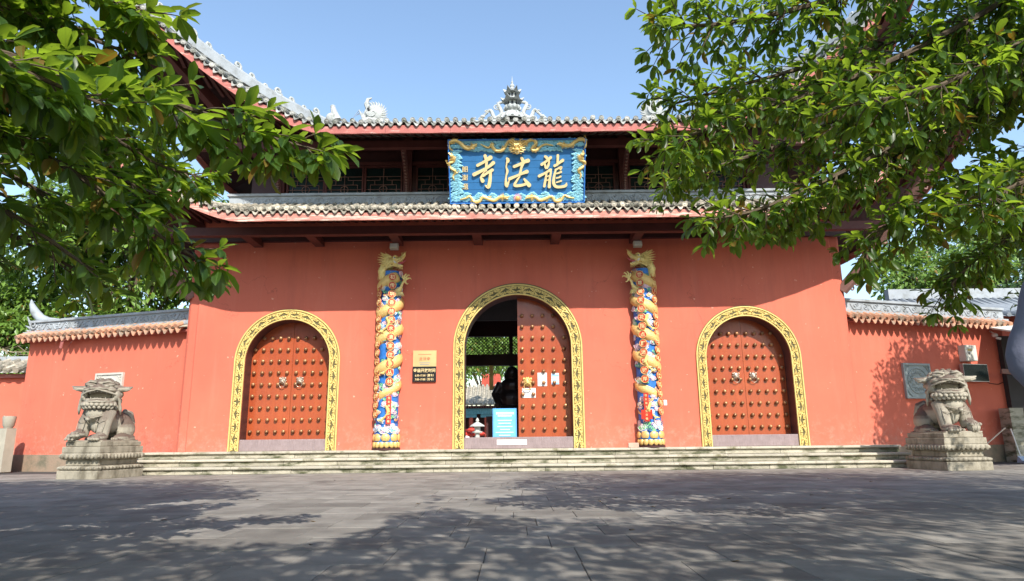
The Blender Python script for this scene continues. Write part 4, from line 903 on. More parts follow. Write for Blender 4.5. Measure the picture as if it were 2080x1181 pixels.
# ---------------------------------------------------------------- stone lions on pedestals
def pedestal(cx, cy, rz, lab):
    r = empty('lion_pedestal', (cx, cy, 0), rz, lab, 'pedestal'); w, d = .92, 1.18
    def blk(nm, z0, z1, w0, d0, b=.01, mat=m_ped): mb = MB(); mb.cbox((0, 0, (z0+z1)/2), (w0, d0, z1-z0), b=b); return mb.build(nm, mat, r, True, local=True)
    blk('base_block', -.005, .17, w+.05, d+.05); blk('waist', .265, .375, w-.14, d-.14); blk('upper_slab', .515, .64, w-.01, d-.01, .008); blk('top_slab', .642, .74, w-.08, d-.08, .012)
    def lot(nm, z0, z1, up):
        mb = MB(); P = []
        for z, o in ((0, .0), (.25, .035), (.55, .045), (.85, .02), (1, -.04)) if up else ((0, -.04), (.15, .0), (.45, .04), (.75, .035), (1, 0)):
            z_ = z0+(z1-z0)*z; a, b = w/2+o-.01, d/2+o-.01; P.append([(-a, -b, z_), (a, -b, z_), (a, b, z_), (-a, b, z_)])
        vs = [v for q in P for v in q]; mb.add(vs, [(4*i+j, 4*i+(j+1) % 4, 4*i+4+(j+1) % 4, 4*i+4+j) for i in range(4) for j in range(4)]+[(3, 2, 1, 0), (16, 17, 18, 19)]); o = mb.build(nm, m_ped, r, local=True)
        pm = MB(); n1, n2 = 9, 13; zc = z0+(z1-z0)*(.5)
        for k in range(n1):
            x = -w/2+w*(k+.5)/n1
            for s in (-1, 1): pm.ball((x, s*(d/2+.02), zc), (w/n1*.44, .028, (z1-z0)*.40), 8, 6)
        for k in range(n2):
            y = -d/2+d*(k+.5)/n2
            for s in (-1, 1): pm.ball((s*(w/2+.02), y, zc), (.028, d/n2*.44, (z1-z0)*.40), 8, 6)
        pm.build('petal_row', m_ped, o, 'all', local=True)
    lot('lower_lotus', .172, .263, True); lot('upper_lotus', .377, .513, False); return r
def lion(cx, cy, rz, lab, mir, cub):
    r = empty('stone_lion', (cx, cy, .742), rz, lab, 'lion statue'); B = MB()
    HT = Matrix.Translation((0, -.2, .92)) @ Matrix.Rotation(rad(26)*mir, 4, 'Z') @ Matrix.Rotation(rad(-5), 4, 'X') @ Matrix.Diagonal((1.16, 1.12, 1.12, 1)) @ Matrix.Translation((0, .2, -.95))
    def Bl(mb, x, y, z, a, b, c, n=14, m=9): mb.ball((mir*x, y, z), (a, b, c), n, m)
    def T(mb, p, q, n=10): mb.tube([(mir*x, y, z) for x, y, z in p], q, n)
    B.box(-.40, .40, -.54, .54, -.004, .03)
    Bl(B, 0, -.16, .56, .27, .26, .30); Bl(B, 0, -.33, .60, .20, .16, .22); Bl(B, 0, -.20, .38, .19, .17, .22); Bl(B, 0, .12, .42, .25, .42, .27); Bl(B, 0, .38, .33, .27, .26, .28)
    Bl(B, .2, .34, .25, .16, .25, .23); Bl(B, -.2, .34, .25, .16, .25, .23)
    B.T = HT
    Bl(B, 0, -.16, 1.0, .29, .22, .25, 18, 12); Bl(B, 0, -.18, 1.14, .28, .24, .14, 18, 10)
    Bl(B, 0, -.44, 1.06, .20, .18, .055); Bl(B, .14, -.40, 1.05, .13, .13, .06); Bl(B, -.14, -.40, 1.05, .13, .13, .06)       # upper muzzle
    Bl(B, 0, -.40, .82, .20, .16, .045); T(B, [(-.22, -.32, .88), (-.12, -.49, .83), (0, -.53, .83), (.12, -.49, .83), (.22, -.32, .88)], [.05, .035, .032, .035, .05])
    Bl(B, 0, -.55, 1.10, .075, .05, .04); Bl(B, .055, -.54, 1.09, .04, .04, .03); Bl(B, -.055, -.54, 1.09, .04, .04, .03)
    for s in (-1, 1):
        Bl(B, s*.25, -.28, .96, .07, .14, .12)
        Bl(B, s*.13, -.43, 1.15, .11, .075, .045)
    B.T = None
    for s in (-1, 1):
        T(B, [(s*.20, -.20, .62), (s*.23, -.30, .40), (s*.23, -.36, .10)], [.155, .125, .115], 14)
    Bl(B, .23, -.43, .085, .135, .18, .085)
    if True: Bl(B, -.24, -.42, .15 if cub else .18, .13, .17, .09)
    for s in (-1, 1): Bl(B, s*.30, .12, .08, .11, .20, .08); T(B, [(s*.30, .45, .06), (s*.33, .2, .05), (s*.30, -.02, .06)], [.08, .07, .05])
    T(B, [(.05, .58, .2), (.08, .66, .4), (.05, .60, .58), (0, .48, .66)], [.07, .09, .10, .05])
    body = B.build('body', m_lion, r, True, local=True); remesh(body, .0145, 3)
    D = MB()
    for k in range(4): Bl(D, .23+(-.09+.06*k), -.575, .055, .034, .06, .045, 8, 6)
    for k in range(4): Bl(D, -.24+(-.09+.06*k), -.56, .12 if cub else .16, .034, .06, .04, 8, 6)
    for s in (-1, 1):
        for k in range(3): Bl(D, s*.30-.05+.05*k, -.08, .05, .03, .05, .035, 8, 5)
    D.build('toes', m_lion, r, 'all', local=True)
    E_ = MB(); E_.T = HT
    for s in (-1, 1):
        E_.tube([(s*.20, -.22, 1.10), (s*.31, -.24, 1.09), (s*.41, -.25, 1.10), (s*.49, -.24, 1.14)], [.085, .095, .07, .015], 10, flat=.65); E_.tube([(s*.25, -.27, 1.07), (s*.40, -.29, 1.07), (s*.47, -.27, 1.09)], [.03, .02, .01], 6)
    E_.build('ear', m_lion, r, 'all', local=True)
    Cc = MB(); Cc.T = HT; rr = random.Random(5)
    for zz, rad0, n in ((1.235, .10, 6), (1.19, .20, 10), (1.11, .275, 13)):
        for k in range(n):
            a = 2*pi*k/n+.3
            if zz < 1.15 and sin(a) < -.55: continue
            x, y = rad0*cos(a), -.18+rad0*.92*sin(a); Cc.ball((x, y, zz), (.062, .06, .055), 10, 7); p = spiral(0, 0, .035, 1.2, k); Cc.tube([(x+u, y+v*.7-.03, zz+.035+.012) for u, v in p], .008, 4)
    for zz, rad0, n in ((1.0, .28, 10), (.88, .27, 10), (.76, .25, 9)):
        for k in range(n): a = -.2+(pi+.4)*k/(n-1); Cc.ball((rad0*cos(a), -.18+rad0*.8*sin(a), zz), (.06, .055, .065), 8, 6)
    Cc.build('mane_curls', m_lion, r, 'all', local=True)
    F = MB(); F.T = HT
    for k in range(9): a = -1.15+k*.2875; F.ball((.27*sin(a), -.28-.22*cos(a), .80-.02*cos(a)), (.045, .04, .05), 8, 6)
    for k in range(8): a = -1.0+k*.2857; F.ball((.25*sin(a), -.27-.20*cos(a), .735), (.04, .035, .045), 8, 6)
    F.build('beard', m_lion, r, 'all', local=True)
    G = MB(); G.T = HT
    for s in (-1, 1):
        G.ball((s*.115, -.50, 1.115), (.045, .035, .035), 10, 7)
        G.tube([(s*.03, -.57, 1.03), (s*.15, -.56, 1.00), (s*.25, -.42, .97), (s*.30, -.30, .88), (s*.325, -.24, .72), (s*.33, -.20, .62)], [.016, .02, .02, .028, .03, .012], 7)
        G.tube([(s*.05, -.50, 1.175), (s*.14, -.50, 1.20), (s*.25, -.40, 1.16)], [.02, .03, .015], 7)
    G.tube([(-.22, -.30, .90), (-.12, -.50, .865), (0, -.55, .87), (.12, -.50, .865), (.22, -.30, .90)], .014, 6); G.tube([(-.24, -.36, .99), (-.12, -.53, 1.02), (0, -.60, 1.035), (.12, -.53, 1.02), (.24, -.36, .99)], .016, 6)
    G.build('brow_and_lips', m_lion, r, 'all', local=True)
    Tt = MB(); Tt.T = HT
    for x, l in ((-.13, .05), (-.05, .028), (0, .025), (.05, .028), (.13, .05)):
        Tt.tube([(x, -.56+abs(x)*.5, 1.02), (x, -.565+abs(x)*.5, 1.02-l*1.4)], [.016, .003], 5); Tt.tube([(x*.9, -.52+abs(x)*.4, .85), (x*.9, -.525+abs(x)*.4, .87+l*.8)], [.013, .003], 5)
    Tt.build('teeth', m_stone, r, 'all', local=True)
    Hh = MB(); 
    Hh.tube([(.25*cos(a), -.20-.30*abs(sin(a))**.8 if sin(a) < 0 else -.2, .60+.0*a-.12*(-sin(a))) for a in np.linspace(-pi, 0, 15)], .018, 6)
    Hh.ball((0, -.53, .46), (.045, .04, .05), 10, 7)
    for s in (-1, 1):
        Hh.tube([(s*.14, -.40, .50), (s*.13, -.46, .35), (s*.15, -.48, .18)], .008, 5); Hh.tube([(s*.30, -.38, .50), (s*.31, -.42, .35), (s*.30, -.46, .20)], .008, 5); Hh.tube([(s*.13, -.45, .42), (s*.22, -.47, .40), (s*.31, -.41, .42)], .007, 5)
    Hh.build('harness', m_lion, r, 'all', local=True)
    if cub:
        K = MB(); K.ball((mir*-.30, -.48, .10), (.15, .13, .085), 12, 8); K.ball((mir*-.22, -.60, .13), (.075, .075, .07), 10, 7); K.ball((mir*-.22, -.665, .115), (.04, .03, .03), 8, 6); K.ball((mir*-.42, -.42, .08), (.08, .09, .075), 8, 6)
        for k in range(3): K.tube([(mir*(-.36+.06*k), -.55, .1), (mir*(-.38+.08*k), -.63, .03)], [.04, .025], 6)
        for k in range(8): a = k*.8; K.ball((mir*-.22+.06*cos(a), -.57+.03*sin(a), .18), .025, 6, 4)
        remesh(K.build('cub', m_lion, r, True, local=True), .01, 1)
    else:
        K = MB(); K.ball((mir*-.24, -.50, .115), .115, 16, 12)
        for k in range(4): a = k*pi/4; K.tube([(mir*-.24+.117*cos(t)*cos(a), -.50+.117*cos(t)*sin(a), .115+.117*sin(t)) for t in np.linspace(0, 2*pi, 20)], .008, 5, cap=False)
        K.build('ball', m_lion, r, 'all', local=True)
    return r
pedestal(-8.66, 14.42, rad(-12), 'carved lotus pedestal under the left stone lion'); pedestal(9.02, 14.28, rad(5), 'carved lotus pedestal under the right stone lion')
lion(-8.68, 14.42, rad(-8), 'weathered stone lion with a cub under its paw, left of the steps', 1, True)
lion(9.06, 14.28, rad(5), 'weathered stone lion with a ball under its paw, right of the steps', -1, False)

# ---------------------------------------------------------------- roofed walls either side (local frame: x along the wall, y behind it)
def side_wall(A, B, ztop, lab, mir, tail):
    A = Vector((*A, 0)); B = Vector((*B, 0)); d = B-A; Ln = d.length; rz = atan2(d.y, d.x)
    r = empty('roofed_wall', A, rz, lab, 'wall'); f = -1 if mir > 0 else 1
    # local +x runs A->B; the front face points to local -y when A is left of B
    MB().box(0, Ln, 0, .45, .42, ztop).build('wall_face', m_wall, r, local=True)
    p = MB(); p.box(-.02, Ln+.03, -.035, .48, -.02, .42); p.build('plinth', m_plinth, r, local=True)
    MB().box(-.02, Ln+.12, -.16, .60, ztop, ztop+.055).build('cornice', M('wall_cornice', (.42, .12, .09), .8), r, local=True)
    n = int((Ln+.25)/.2); o = MB(); 
    Rr = row_mesh([(0, -.30, 0), (0, .16, .24)], .062, .24).mesh('tile_row', m_tiler, True); dm_ = drip_mesh(m_tiler)
    for k in range(n):
        x = .02+k*.2 - (0 if tail != 'left' else .18); link('tile_row', Rr, r, Matrix.Translation((x, 0, ztop+.115+random.gauss(0, .004))) @ Matrix.Rotation(random.gauss(0, .03), 4, 'Z'))
        link('drip_tile', dm_, r, Matrix.Translation((x+.1, -.30, ztop+.085+random.gauss(0, .004))) @ Matrix.Diagonal((1.15, 1, 1.25, 1)))
    c = MB(); x0, x1 = (-.2, Ln) if tail == 'left' else (0, Ln+.2)
    c.add([(x0, -.26, ztop+.10), (x1, -.26, ztop+.10), (x1, .16, ztop+.31), (x0, .16, ztop+.31), (x1, .50, ztop+.31), (x0, .50, ztop+.31), (x1, .75, ztop+.1), (x0, .75, ztop+.1)], [(0, 1, 2, 3), (3, 2, 4, 5), (5, 4, 6, 7), (0, 3, 5, 7), (1, 6, 4, 2)]); c.build('tile_bed', m_tilew, r, local=True)
    MB().box(x0, x1, -.10, .52, ztop+.205, ztop+.30).build('ridge_base', m_ridge, r, local=True)
    MB().box(x0+.1, x1-.05, .0, .42, ztop+.30, ztop+.56).build('ridge_band', m_ridge, r, local=True)
    MB().box(x0+.1, x1-.05, -.05, .46, ztop+.56, ztop+.62).build('ridge_cap', m_ridge, r, local=True)
    v = MB(); vine(v, x0+.3, x1-.2, ztop+.43, .22, -.005, .014, int(Ln/.33)); v.build('scroll_relief', m_ridge, r, 'all', local=True)
    if tail:
        s = -1 if tail == 'left' else 1; xe = x0 if s < 0 else x1; T_ = MB(); P = lambda x, z, y=.2: (xe+s*x, y, ztop+z)
        T_.tube([P(-.9, .60), P(-.5, .62), P(-.2, .72), P(.05, .92), P(.22, 1.15), P(.27, 1.3)], [.08, .12, .13, .12, .07, .015], 8)
        for k, (a, b, e) in enumerate(((.35, .40, .55), (.32, .5, .8), (.28, .30, .42))): T_.tube([P(-.6, b-.06), P(-.2, b-.02), P(.10+.03*k, b+.05), P(a, e)], [.06, .07, .05, .012], 7)
        T_.tube([(x, -.02, z) for x, z in spiral(xe+s*-.25, ztop+.5, .14, 1.5, 0, s)], .025, 6); T_.build('ridge_tail', m_ridge, r, 'all', local=True)
    return r, rz
wl, rzl = side_wall((-13.35, 18.25), (-8.10, 16.62), 3.42, 'red plaster wall with carved grey ridge left of the gatehouse', 1, 'left')
wr, rzr = side_wall((8.36, 16.62), (13.55, 18.25), 3.50, 'red plaster wall in tree shade right of the gatehouse', 1, None)
def on_wall(root, rz, x, y, z): v = Matrix.Rotation(rz, 3, 'Z') @ Vector((x, y, 0)); return Vector((root.location.x+v.x, root.location.y+v.y, z))
def relief_panel(root, rz, x, z, w, lab, mat):
    r = empty('relief_panel', on_wall(root, rz, x, -.01, z), rz, lab, 'relief'); h = w/2
    MB().box(-h, h, -.03, .008, -h, h).build('slab', mat, r, local=True); f = MB(); [f.box(*q) for q in ((-h, h, -.055, -.03, h-.05, h), (-h, h, -.055, -.03, -h, -h+.05), (-h, -h+.05, -.055, -.03, -h+.05, h-.05), (h-.05, h, -.055, -.03, -h+.05, h-.05))]; f.build('rim', mat, r, local=True)
    m = MB(); m.tube([(.36*w*cos(t), -.035, .36*w*sin(t)) for t in np.linspace(0, 2*pi, 30)], .016, 5, cap=False)
    for k in range(12): a = 2*pi*k/12; m.tube([(x_+.24*w*cos(a), -.035, z_+.24*w*sin(a)) for x_, z_ in spiral(0, 0, .07*w, 1.3, a)], .011, 4)
    for sx in (-1, 1):
        for sz in (-1, 1):
            m.tube([(sx*.40*w+x_, -.035, sz*.40*w+z_) for x_, z_ in spiral(0, 0, .06*w, 1.3, 0, sx)], .011, 4); m.tube([(sx*.28*w, -.035, sz*.43*w), (sx*.36*w, -.04, sz*.36*w), (sx*.43*w, -.035, sz*.26*w)], .010, 4)
    m.ball((0, -.03, 0), (.12*w, .03, .12*w), 10, 6); m.build('carving', mat, r, 'all', local=True)
relief_panel(wl, rzl, 3.02, 2.02, .92, 'pale square carved panel on the wall behind the left lion', m_relief)
relief_panel(wr, rzr, 2.15, 2.05, .90, 'grey green square carved panel on the wall behind the right lion', m_reliefg)
bx = empty('meter_box', on_wall(wr, rzr, 3.92, -.1, 2.80), rzr, 'cream metal meter box fixed high on the right wall', 'meter box')
MB().box(-.20, .20, -.10, .09, -.21, .21).build('case', m_metalw, bx, local=True); MB().box(-.19, .19, -.112, -.102, -.20, .20).build('door', m_metalw, bx, local=True); MB().box(-.12, .03, -.115, -.1125, .05, .11).build('yellow_label', m_brass, bx, local=True); mm = MB(); mm.ball((-.09, -.115, -.01), (.025, .012, .025), 8, 5); mm.build('lock', m_black, bx, local=True)
ds = empty('display_screen', on_wall(wr, rzr, 4.02, -.1, 2.28), rzr, 'dark flat display screen mounted below the meter box', 'screen')
MB().box(-.43, .43, -.08, .02, -.23, .23).build('frame', m_alu, ds, local=True); MB().box(-.415, .415, -.086, -.081, -.215, .215).build('glass', m_glass, ds, local=True); MB().box(-.2, .2, .02, .095, -.1, .1).build('mount', m_black, ds, local=True)
cb = MB(); cb.tube([on_wall(wr, rzr, *q) for q in ((3.87, -.02, 3.50), (3.87, -.02, 3.2), (3.88, -.03, 3.02))], .009, 5); cb.tube([on_wall(wr, rzr, *q) for q in ((4.4, -.03, 2.16), (4.65, -.02, 2.02), (4.95, -.02, 2.0), (5.3, -.02, 2.1))], .009, 5); tag(cb.build('wall_cable', m_black, None, 'all'), 'thin dark cable running down and across the right wall', 'cable')
cp = on_wall(wr, rzr, 4.95, -.15, 3.32); cm = empty('security_camera', cp, rzr, 'small white security camera under the end of the right wall tiles', 'security camera')
q = MB(); q.ball((0, 0, 0), (.075, .075, .06), 12, 8); q.build('dome', m_white, cm, 'all', local=True); q = MB(); q.tube([(0, 0, .03), (0, .12, .13)], .025, 8); q.build('arm', m_white, cm, 'all', local=True); q = MB(); q.tube([(-.05, -.06, -.08), (.06, -.10, -.11)], .035, 10); q.build('barrel', m_white, cm, 'all', local=True)
cp = on_wall(wl, rzl, 1.62, -.05, 3.35); wc = empty('hanging_bracket', cp, rzl, 'bent red wire bracket with a flat tag hanging under the left wall tiles', 'bracket')
q = MB(); q.tube([(.35, -.1, .12), (.15, -.1, .07), (.05, -.1, -.02), (0, -.1, -.12)], .014, 6); q.tube([(.3, -.12, .1), (.1, -.2, .08), (-.1, -.24, .0)], .012, 6); q.build('wire', m_fascia, wc, 'all', local=True); q = MB(); q.cbox((-.12, -.22, -.08), (.09, .02, .2), ry=.2); q.build('tag', m_fascia, wc, local=True)
# ---------------------------------------------------------------- foliage
def leaf_template(simple=False):
    if simple: T = [(0, .06), (.5, 1), (1, .06)]
    else: T = [(0, .06), (.2, .55), (.5, .97), (.8, .86), (1, .13)]
    v = []; uv = []; f = []
    for i, (t, w) in enumerate(T):
        for x in (-1, 0, 1): v.append((x*w*.5, t, -.20*t*t+(.10*w if x else 0)*.9-.0)); uv.append((.5+x*.5*w, t))
    for i in range(len(T)-1):
        for k in (0, 1): a = 3*i+k; f.append((a, a+1, a+4, a+3))
    return np.array(v), np.array(uv), np.array(f)
TPL = leaf_template(); TPS = leaf_template(True)
def norm(a): return a/np.maximum(1e-9, np.linalg.norm(a, axis=-1, keepdims=True))
def leaf_mesh(name, P, D, Nn, L, Wd, mat, simple=False, wood=None):
    v, uv, f = TPS if simple else TPL; n = len(P); D = norm(D); X = norm(np.cross(D, Nn)); Z = np.cross(X, D); m = len(v)
    V = P[:, None, :] + X[:, None, :]*(v[None, :, 0:1]*Wd[:, None, None]) + D[:, None, :]*(v[None, :, 1:2]*L[:, None, None]) + Z[:, None, :]*(v[None, :, 2:3]*L[:, None, None]*1.0)
    F = (f[None]+np.arange(n)[:, None, None]*m).reshape(-1, 4); me = bpy.data.meshes.new(name)
    me.vertices.add(n*m); me.vertices.foreach_set('co', V.astype(np.float32).ravel()); me.loops.add(F.size); me.loops.foreach_set('vertex_index', F.ravel().astype(np.int32))
    me.polygons.add(len(F)); me.polygons.foreach_set('loop_start', np.arange(len(F), dtype=np.int32)*4); me.polygons.foreach_set('loop_total', np.full(len(F), 4, np.int32))
    me.polygons.foreach_set('use_smooth', np.ones(len(F), bool)); l = me.uv_layers.new(name='UVMap'); l.data.foreach_set('uv', np.tile(uv, (n, 1))[F.ravel()].astype(np.float32).ravel())
    me.materials.append(mat); me.update(calc_edges=True); me.validate(); return me
one_leaf = leaf_mesh('leaf', np.zeros((1, 3)), np.array([[0, 1., 0]]), np.array([[0, 0, 1.]]), np.array([1.]), np.array([.40]), m_leaf)
def rvec(r): return Vector((r.gauss(0, 1), r.gauss(0, 1), r.gauss(0, 1))).normalized()
CAMP = Vector((0, 0, .74)); ct, stt = cos(rad(12.45)), sin(rad(12.45))
def inview(p, m=1.0):
    z = p[2]-.74; zc = p[1]*ct+z*stt; yc = -p[1]*stt+z*ct
    return zc > .3 and abs(1350*p[0]/zc) < 1040*m and abs(1350*yc/zc) < 590*m, zc
def fg_tree(root, limbs, trunk, leafL, seed, tw_len, step, crown=None, rlimb=.03, thin={}):
    r = random.Random(seed); off = root.location; wood = MB(); tips = []; LP, LD, LN, LL = [], [], [], []
    def whorl(p, d, n, L):
        a, b, _ = frame(d)
        for k in range(n):
            t = 2*pi*k/n+r.uniform(-.5, .5); out = (a*cos(t)+b*sin(t)); dd = (d*r.uniform(.25, .9)+out*.85+Vector((0, 0, -.16))).normalized()
            up = (Vector((0, 0, 1))*1.0+rvec(r)*.42-dd*.2); LP.append(p+out*.006); LD.append(dd); LN.append(up); LL.append(L*r.uniform(.5, 1.18))
    for li, lm in enumerate(limbs):
        P = [Vector(p) for p in bez(lm, 30)]; n = len(P); r1 = rlimb; wood.tube(P, [r1*(1-.85*i/n)+.003 for i in range(n)], 6); acc = 0; tot = sum((P[i+1]-P[i]).length for i in range(n-1)); d0 = 0
        for i in range(1, n):
            seg = (P[i]-P[i-1]).length; d0 += seg; acc += seg
            st2 = step*thin.get(li, 1)
            while acc > st2:
                acc -= st2; f = d0/tot; d = (P[i]-P[i-1]).normalized(); L = tw_len*(1.15-.6*f)*r.uniform(.6, 1.2)
                o = rvec(r); o = (o-d*o.dot(d)).normalized(); dd = (d*r.uniform(.5, 1.1)+o*.8+Vector((0, 0, -.05))).normalized(); q = [P[i]]
                for k in range(4): dd = (dd+rvec(r)*.16+Vector((0, 0, -.06))).normalized(); q.append(q[-1]+dd*L/4)
                wood.tube(q, [.0075, .006, .005, .004, .003], 4); whorl(q[-1], dd, r.randint(5, 8), leafL)
                for k in (1, 2, 3):
                    if r.random() < .75: whorl(q[k], (q[k+1]-q[k-1]).normalized(), r.randint(2, 3), leafL)
        whorl(P[-1], (P[-1]-P[-3]).normalized(), 8, leafL); whorl(P[-4], (P[-1]-P[-3]).normalized(), 5, leafL)
    P = np.array([tuple(v) for v in LP]); D = np.array([tuple(v) for v in LD]); Q = np.array([tuple(v) for v in LN]); L = np.array(LL)
    keep = P[:, 1]*ct+(P[:, 2]-.74)*stt > 1.6; P, D, Q, L = P[keep], D[keep], Q[keep], L[keep]
    W_ = L*rng.uniform(.35, .46, len(L)); vis = np.array([(1/inview(p)[1] if inview(p)[0] else 0)*l for p, l in zip(P, L)]); order = np.argsort(-vis); big = [i for i in order[:300] if vis[i] > 0]
    for i in big:
        d = Vector(D[i]).normalized(); x = d.cross(Vector(Q[i])).normalized(); z = x.cross(d); Mx = Matrix((x, d, z)).transposed().to_4x4(); Mx.translation = Vector(P[i])-off
        link('leaf', one_leaf, root, Mx @ Matrix.Diagonal((W_[i]/.40, L[i], L[i], 1)))
    rest = np.setdiff1d(np.arange(len(P)), big); o = link('foliage', leaf_mesh('foliage', P[rest]-np.array(off), D[rest], Q[rest], L[rest], W_[rest], m_leaf), root); tag(o, kind='stuff')
    wood.build('branches', m_bark, root, True)
    t = MB(); t.tube(trunk[0], trunk[1], 14); t.build('trunk', m_bark, root, True)
    if crown:  # crown out of view, layered and cut to shape the light below
        cp, cd, cn_, cl = [], [], [], []; lt_ = MB()
        for (c, rad3, nclump) in crown:
            for _ in range(nclump):
                v = rvec(r)*r.uniform(.2, 1)**.5; p = Vector((c[0]+v.x*rad3[0], c[1]+v.y*rad3[1], c[2]+v.z*rad3[2]))
                if inview(p, 1.2)[0] and p.y > 0: continue
                if hole(p): continue
                for k in range(9): a = rvec(r); cp.append(p+a*.26*r.uniform(.3, 1)); cd.append(a+Vector((0, 0, -.25))); cn_.append(Vector((0, 0, 1))+rvec(r)*.5); cl.append(leafL*r.uniform(.9, 1.5))
        A = lambda q: np.array([tuple(v) for v in q]); P2 = A(cp); keep = np.array([not inview(p, 1.12)[0] and not hole(p) for p in P2]); cl = np.array(cl)
        o = link('upper_foliage', leaf_mesh('upper_foliage', P2[keep]-np.array(off), A(cd)[keep], A(cn_)[keep], cl[keep], cl[keep]*.42, m_leafu, True), root); tag(o, kind='stuff'); print('crown leaves', keep.sum())
    print('tree leaves', len(P)); return root
HX = -sin(rad(SUN_AZ))/math.tan(rad(SUN_EL)); HY = cos(rad(SUN_AZ))/math.tan(rad(SUN_EL))
def ground_of(p): return p[0]+HX*p[2], p[1]+HY*p[2]
HP = [(-9.5, 15.2), (-5.6, 13.3), (-3.9, 10.1), (-2.9, 7.8), (-2.8, 6.4), (-2.4, 5.3), (-1.8, 5.6), (-1.6, 6.9), (-.7, 7.6), (-1.2, 9.2), (-.3, 9.2), (-.2, 11.1), (.3, 13.4), (.3, 15.2)]  # outline of the paving kept sunlit by cutting unseen leaves
def inpoly(x, y, P):
    c = False
    for i in range(len(P)):
        (x1, y1), (x2, y2) = P[i-1], P[i]
        if (y1 > y) != (y2 > y) and x < (x2-x1)*(y-y1)/(y2-y1)+x1: c = not c
    return c
SUNNY = [((-1.4, 3.9, 2.5), 1.1), ((-2.2, 4.1, 2.1), .8), ((-2.3, 3.4, 2.8), .8), ((-2.6, 4.6, 3.0), .7), ((1.4, 4.7, 3.0), 1.1), ((1.5, 4.4, 3.8), 1.0), ((1.8, 5.2, 2.6), 1.0), ((2.7, 5.0, 2.9), .8), ((3.2, 4.6, 2.3), .6), ((2.6, 5.2, 3.8), .7)]  # branch tips lit by cutting the unseen leaves sunward of them
def hole(p):
    """unseen leaves are cut here so sun lands on chosen tips, paving and gatehouse"""
    for c, R0 in SUNNY:
        d = Vector(p)-Vector(c); k = d.dot(sdir)
        if k > 0 and (d-sdir*k).length < R0: return True
    gx, gy = ground_of(p); gx += .22*sin(gy*4.1+p[2]*5); gy += .25*sin(gx*3.7)
    return (gy > 14.3 and gx < 8.3) or (gy > 13.4 and gx < .4) or inpoly(gx, gy, HP)
LX = (-5.6, 2.3)
jl = [(-5.6, 2.3, 2.2), (-4.4, 2.4, 2.6)]; jm = [(-5.6, 2.3, 2.6), (-5.0, 2.8, 3.3)]
Llimbs = [jl+[(-2.91, 2.6, 2.62), (-2.72, 3.0, 2.7), (-2.38, 3.2, 2.68), (-1.85, 3.6, 2.64), (-1.50, 3.8, 2.57), (-1.22, 3.9, 2.52)],
 jl+[(-3.06, 2.8, 2.43), (-2.83, 3.2, 2.4), (-2.55, 3.5, 2.28), (-2.31, 3.8, 2.09), (-2.18, 4.0, 1.98), (-2.0, 4.1, 1.87)],
 jm+[(-3.29, 2.8, 3.52), (-3.01, 3.2, 3.48), (-2.7, 3.5, 3.42), (-2.42, 3.6, 3.38), (-2.25, 3.65, 3.34)],
 jl+[(-3.19, 3.0, 2.07), (-3.05, 3.4, 2.1), (-2.90, 3.7, 2.03), (-2.70, 3.9, 1.86), (-2.60, 4.0, 1.78)],
 jl+[(-3.6, 3.4, 2.15), (-3.35, 4.0, 2.1), (-3.15, 4.4, 1.98), (-2.95, 4.6, 1.85)],
 jm+[(-4.0, 3.6, 3.21), (-3.38, 4.0, 3.07), (-3.03, 4.4, 2.98), (-2.75, 4.8, 2.84), (-2.48, 5.0, 2.80)],
 jm+[(-4.48, 4.2, 4.47), (-3.79, 4.6, 4.01), (-3.3, 4.8, 3.74), (-2.95, 5.0, 3.5)],
 jl+[(-3.44, 3.2, 2.35), (-3.18, 3.5, 2.38), (-2.94, 4.0, 2.27), (-2.72, 4.4, 2.16), (-2.55, 4.6, 2.03)],
 jl+[(-2.8, 2.3, 2.38), (-2.45, 2.5, 2.42), (-2.2, 2.8, 2.40), (-2.0, 3.0, 2.36)],
 jm+[(-4.5, 3.8, 3.6), (-4.1, 4.6, 3.6), (-3.6, 5.4, 3.5), (-3.3, 5.8, 3.3)],
 jl+[(-4.2, 3.4, 2.7), (-4.0, 4.2, 2.65), (-3.7, 5.0, 2.5), (-3.3, 5.6, 2.35)],
 jm+[(-4.2, 3.0, 3.0), (-3.5, 3.6, 2.9), (-3.0, 4.2, 2.65), (-2.6, 4.6, 2.5)],
 jm+[(-3.4, 3.0, 3.2), (-2.9, 3.4, 3.2), (-2.55, 3.65, 3.15), (-2.3, 3.75, 3.08)]]
tl = empty('broad_leaved_tree', (*LX, 0), label='near broad-leaved tree whose drooping glossy branches fill the upper left of the view', cat='tree')
fg_tree(tl, Llimbs, ([(-5.7, 2.2, -.05), (-5.65, 2.25, 1), (-5.6, 2.3, 2.2), (-5.4, 2.5, 4), (-5.2, 2.6, 5.5)], [.24, .18, .16, .12, .05]), .160, 21, .38, .046,
        crown=[((-6, 1.5, 7.6), (5.5, 4.5, 1.4), 1100), ((-6, 3, 5.2), (3.2, 3.6, 1.6), 1300), ((-8, 6, 4.5), (3, 3.5, 1.8), 800), ((-4.6, 1.2, 3.6), (2, 2.0, 1.3), 450), ((-3.2, 4.6, 5.0), (1.7, 2.2, .9), 400)], rlimb=.026, thin={1: 1.4, 3: 2.6, 4: 3.0, 7: 1.9, 10: 3.0})  # first clump is a high unseen layer added to darken the ground
RX = (8.0, 4.2); ja = [(8.0, 4.2, 3.0), (7.4, 4.4, 4.0)]; jb = [(8.0, 4.2, 2.4), (7.0, 4.5, 2.9)]
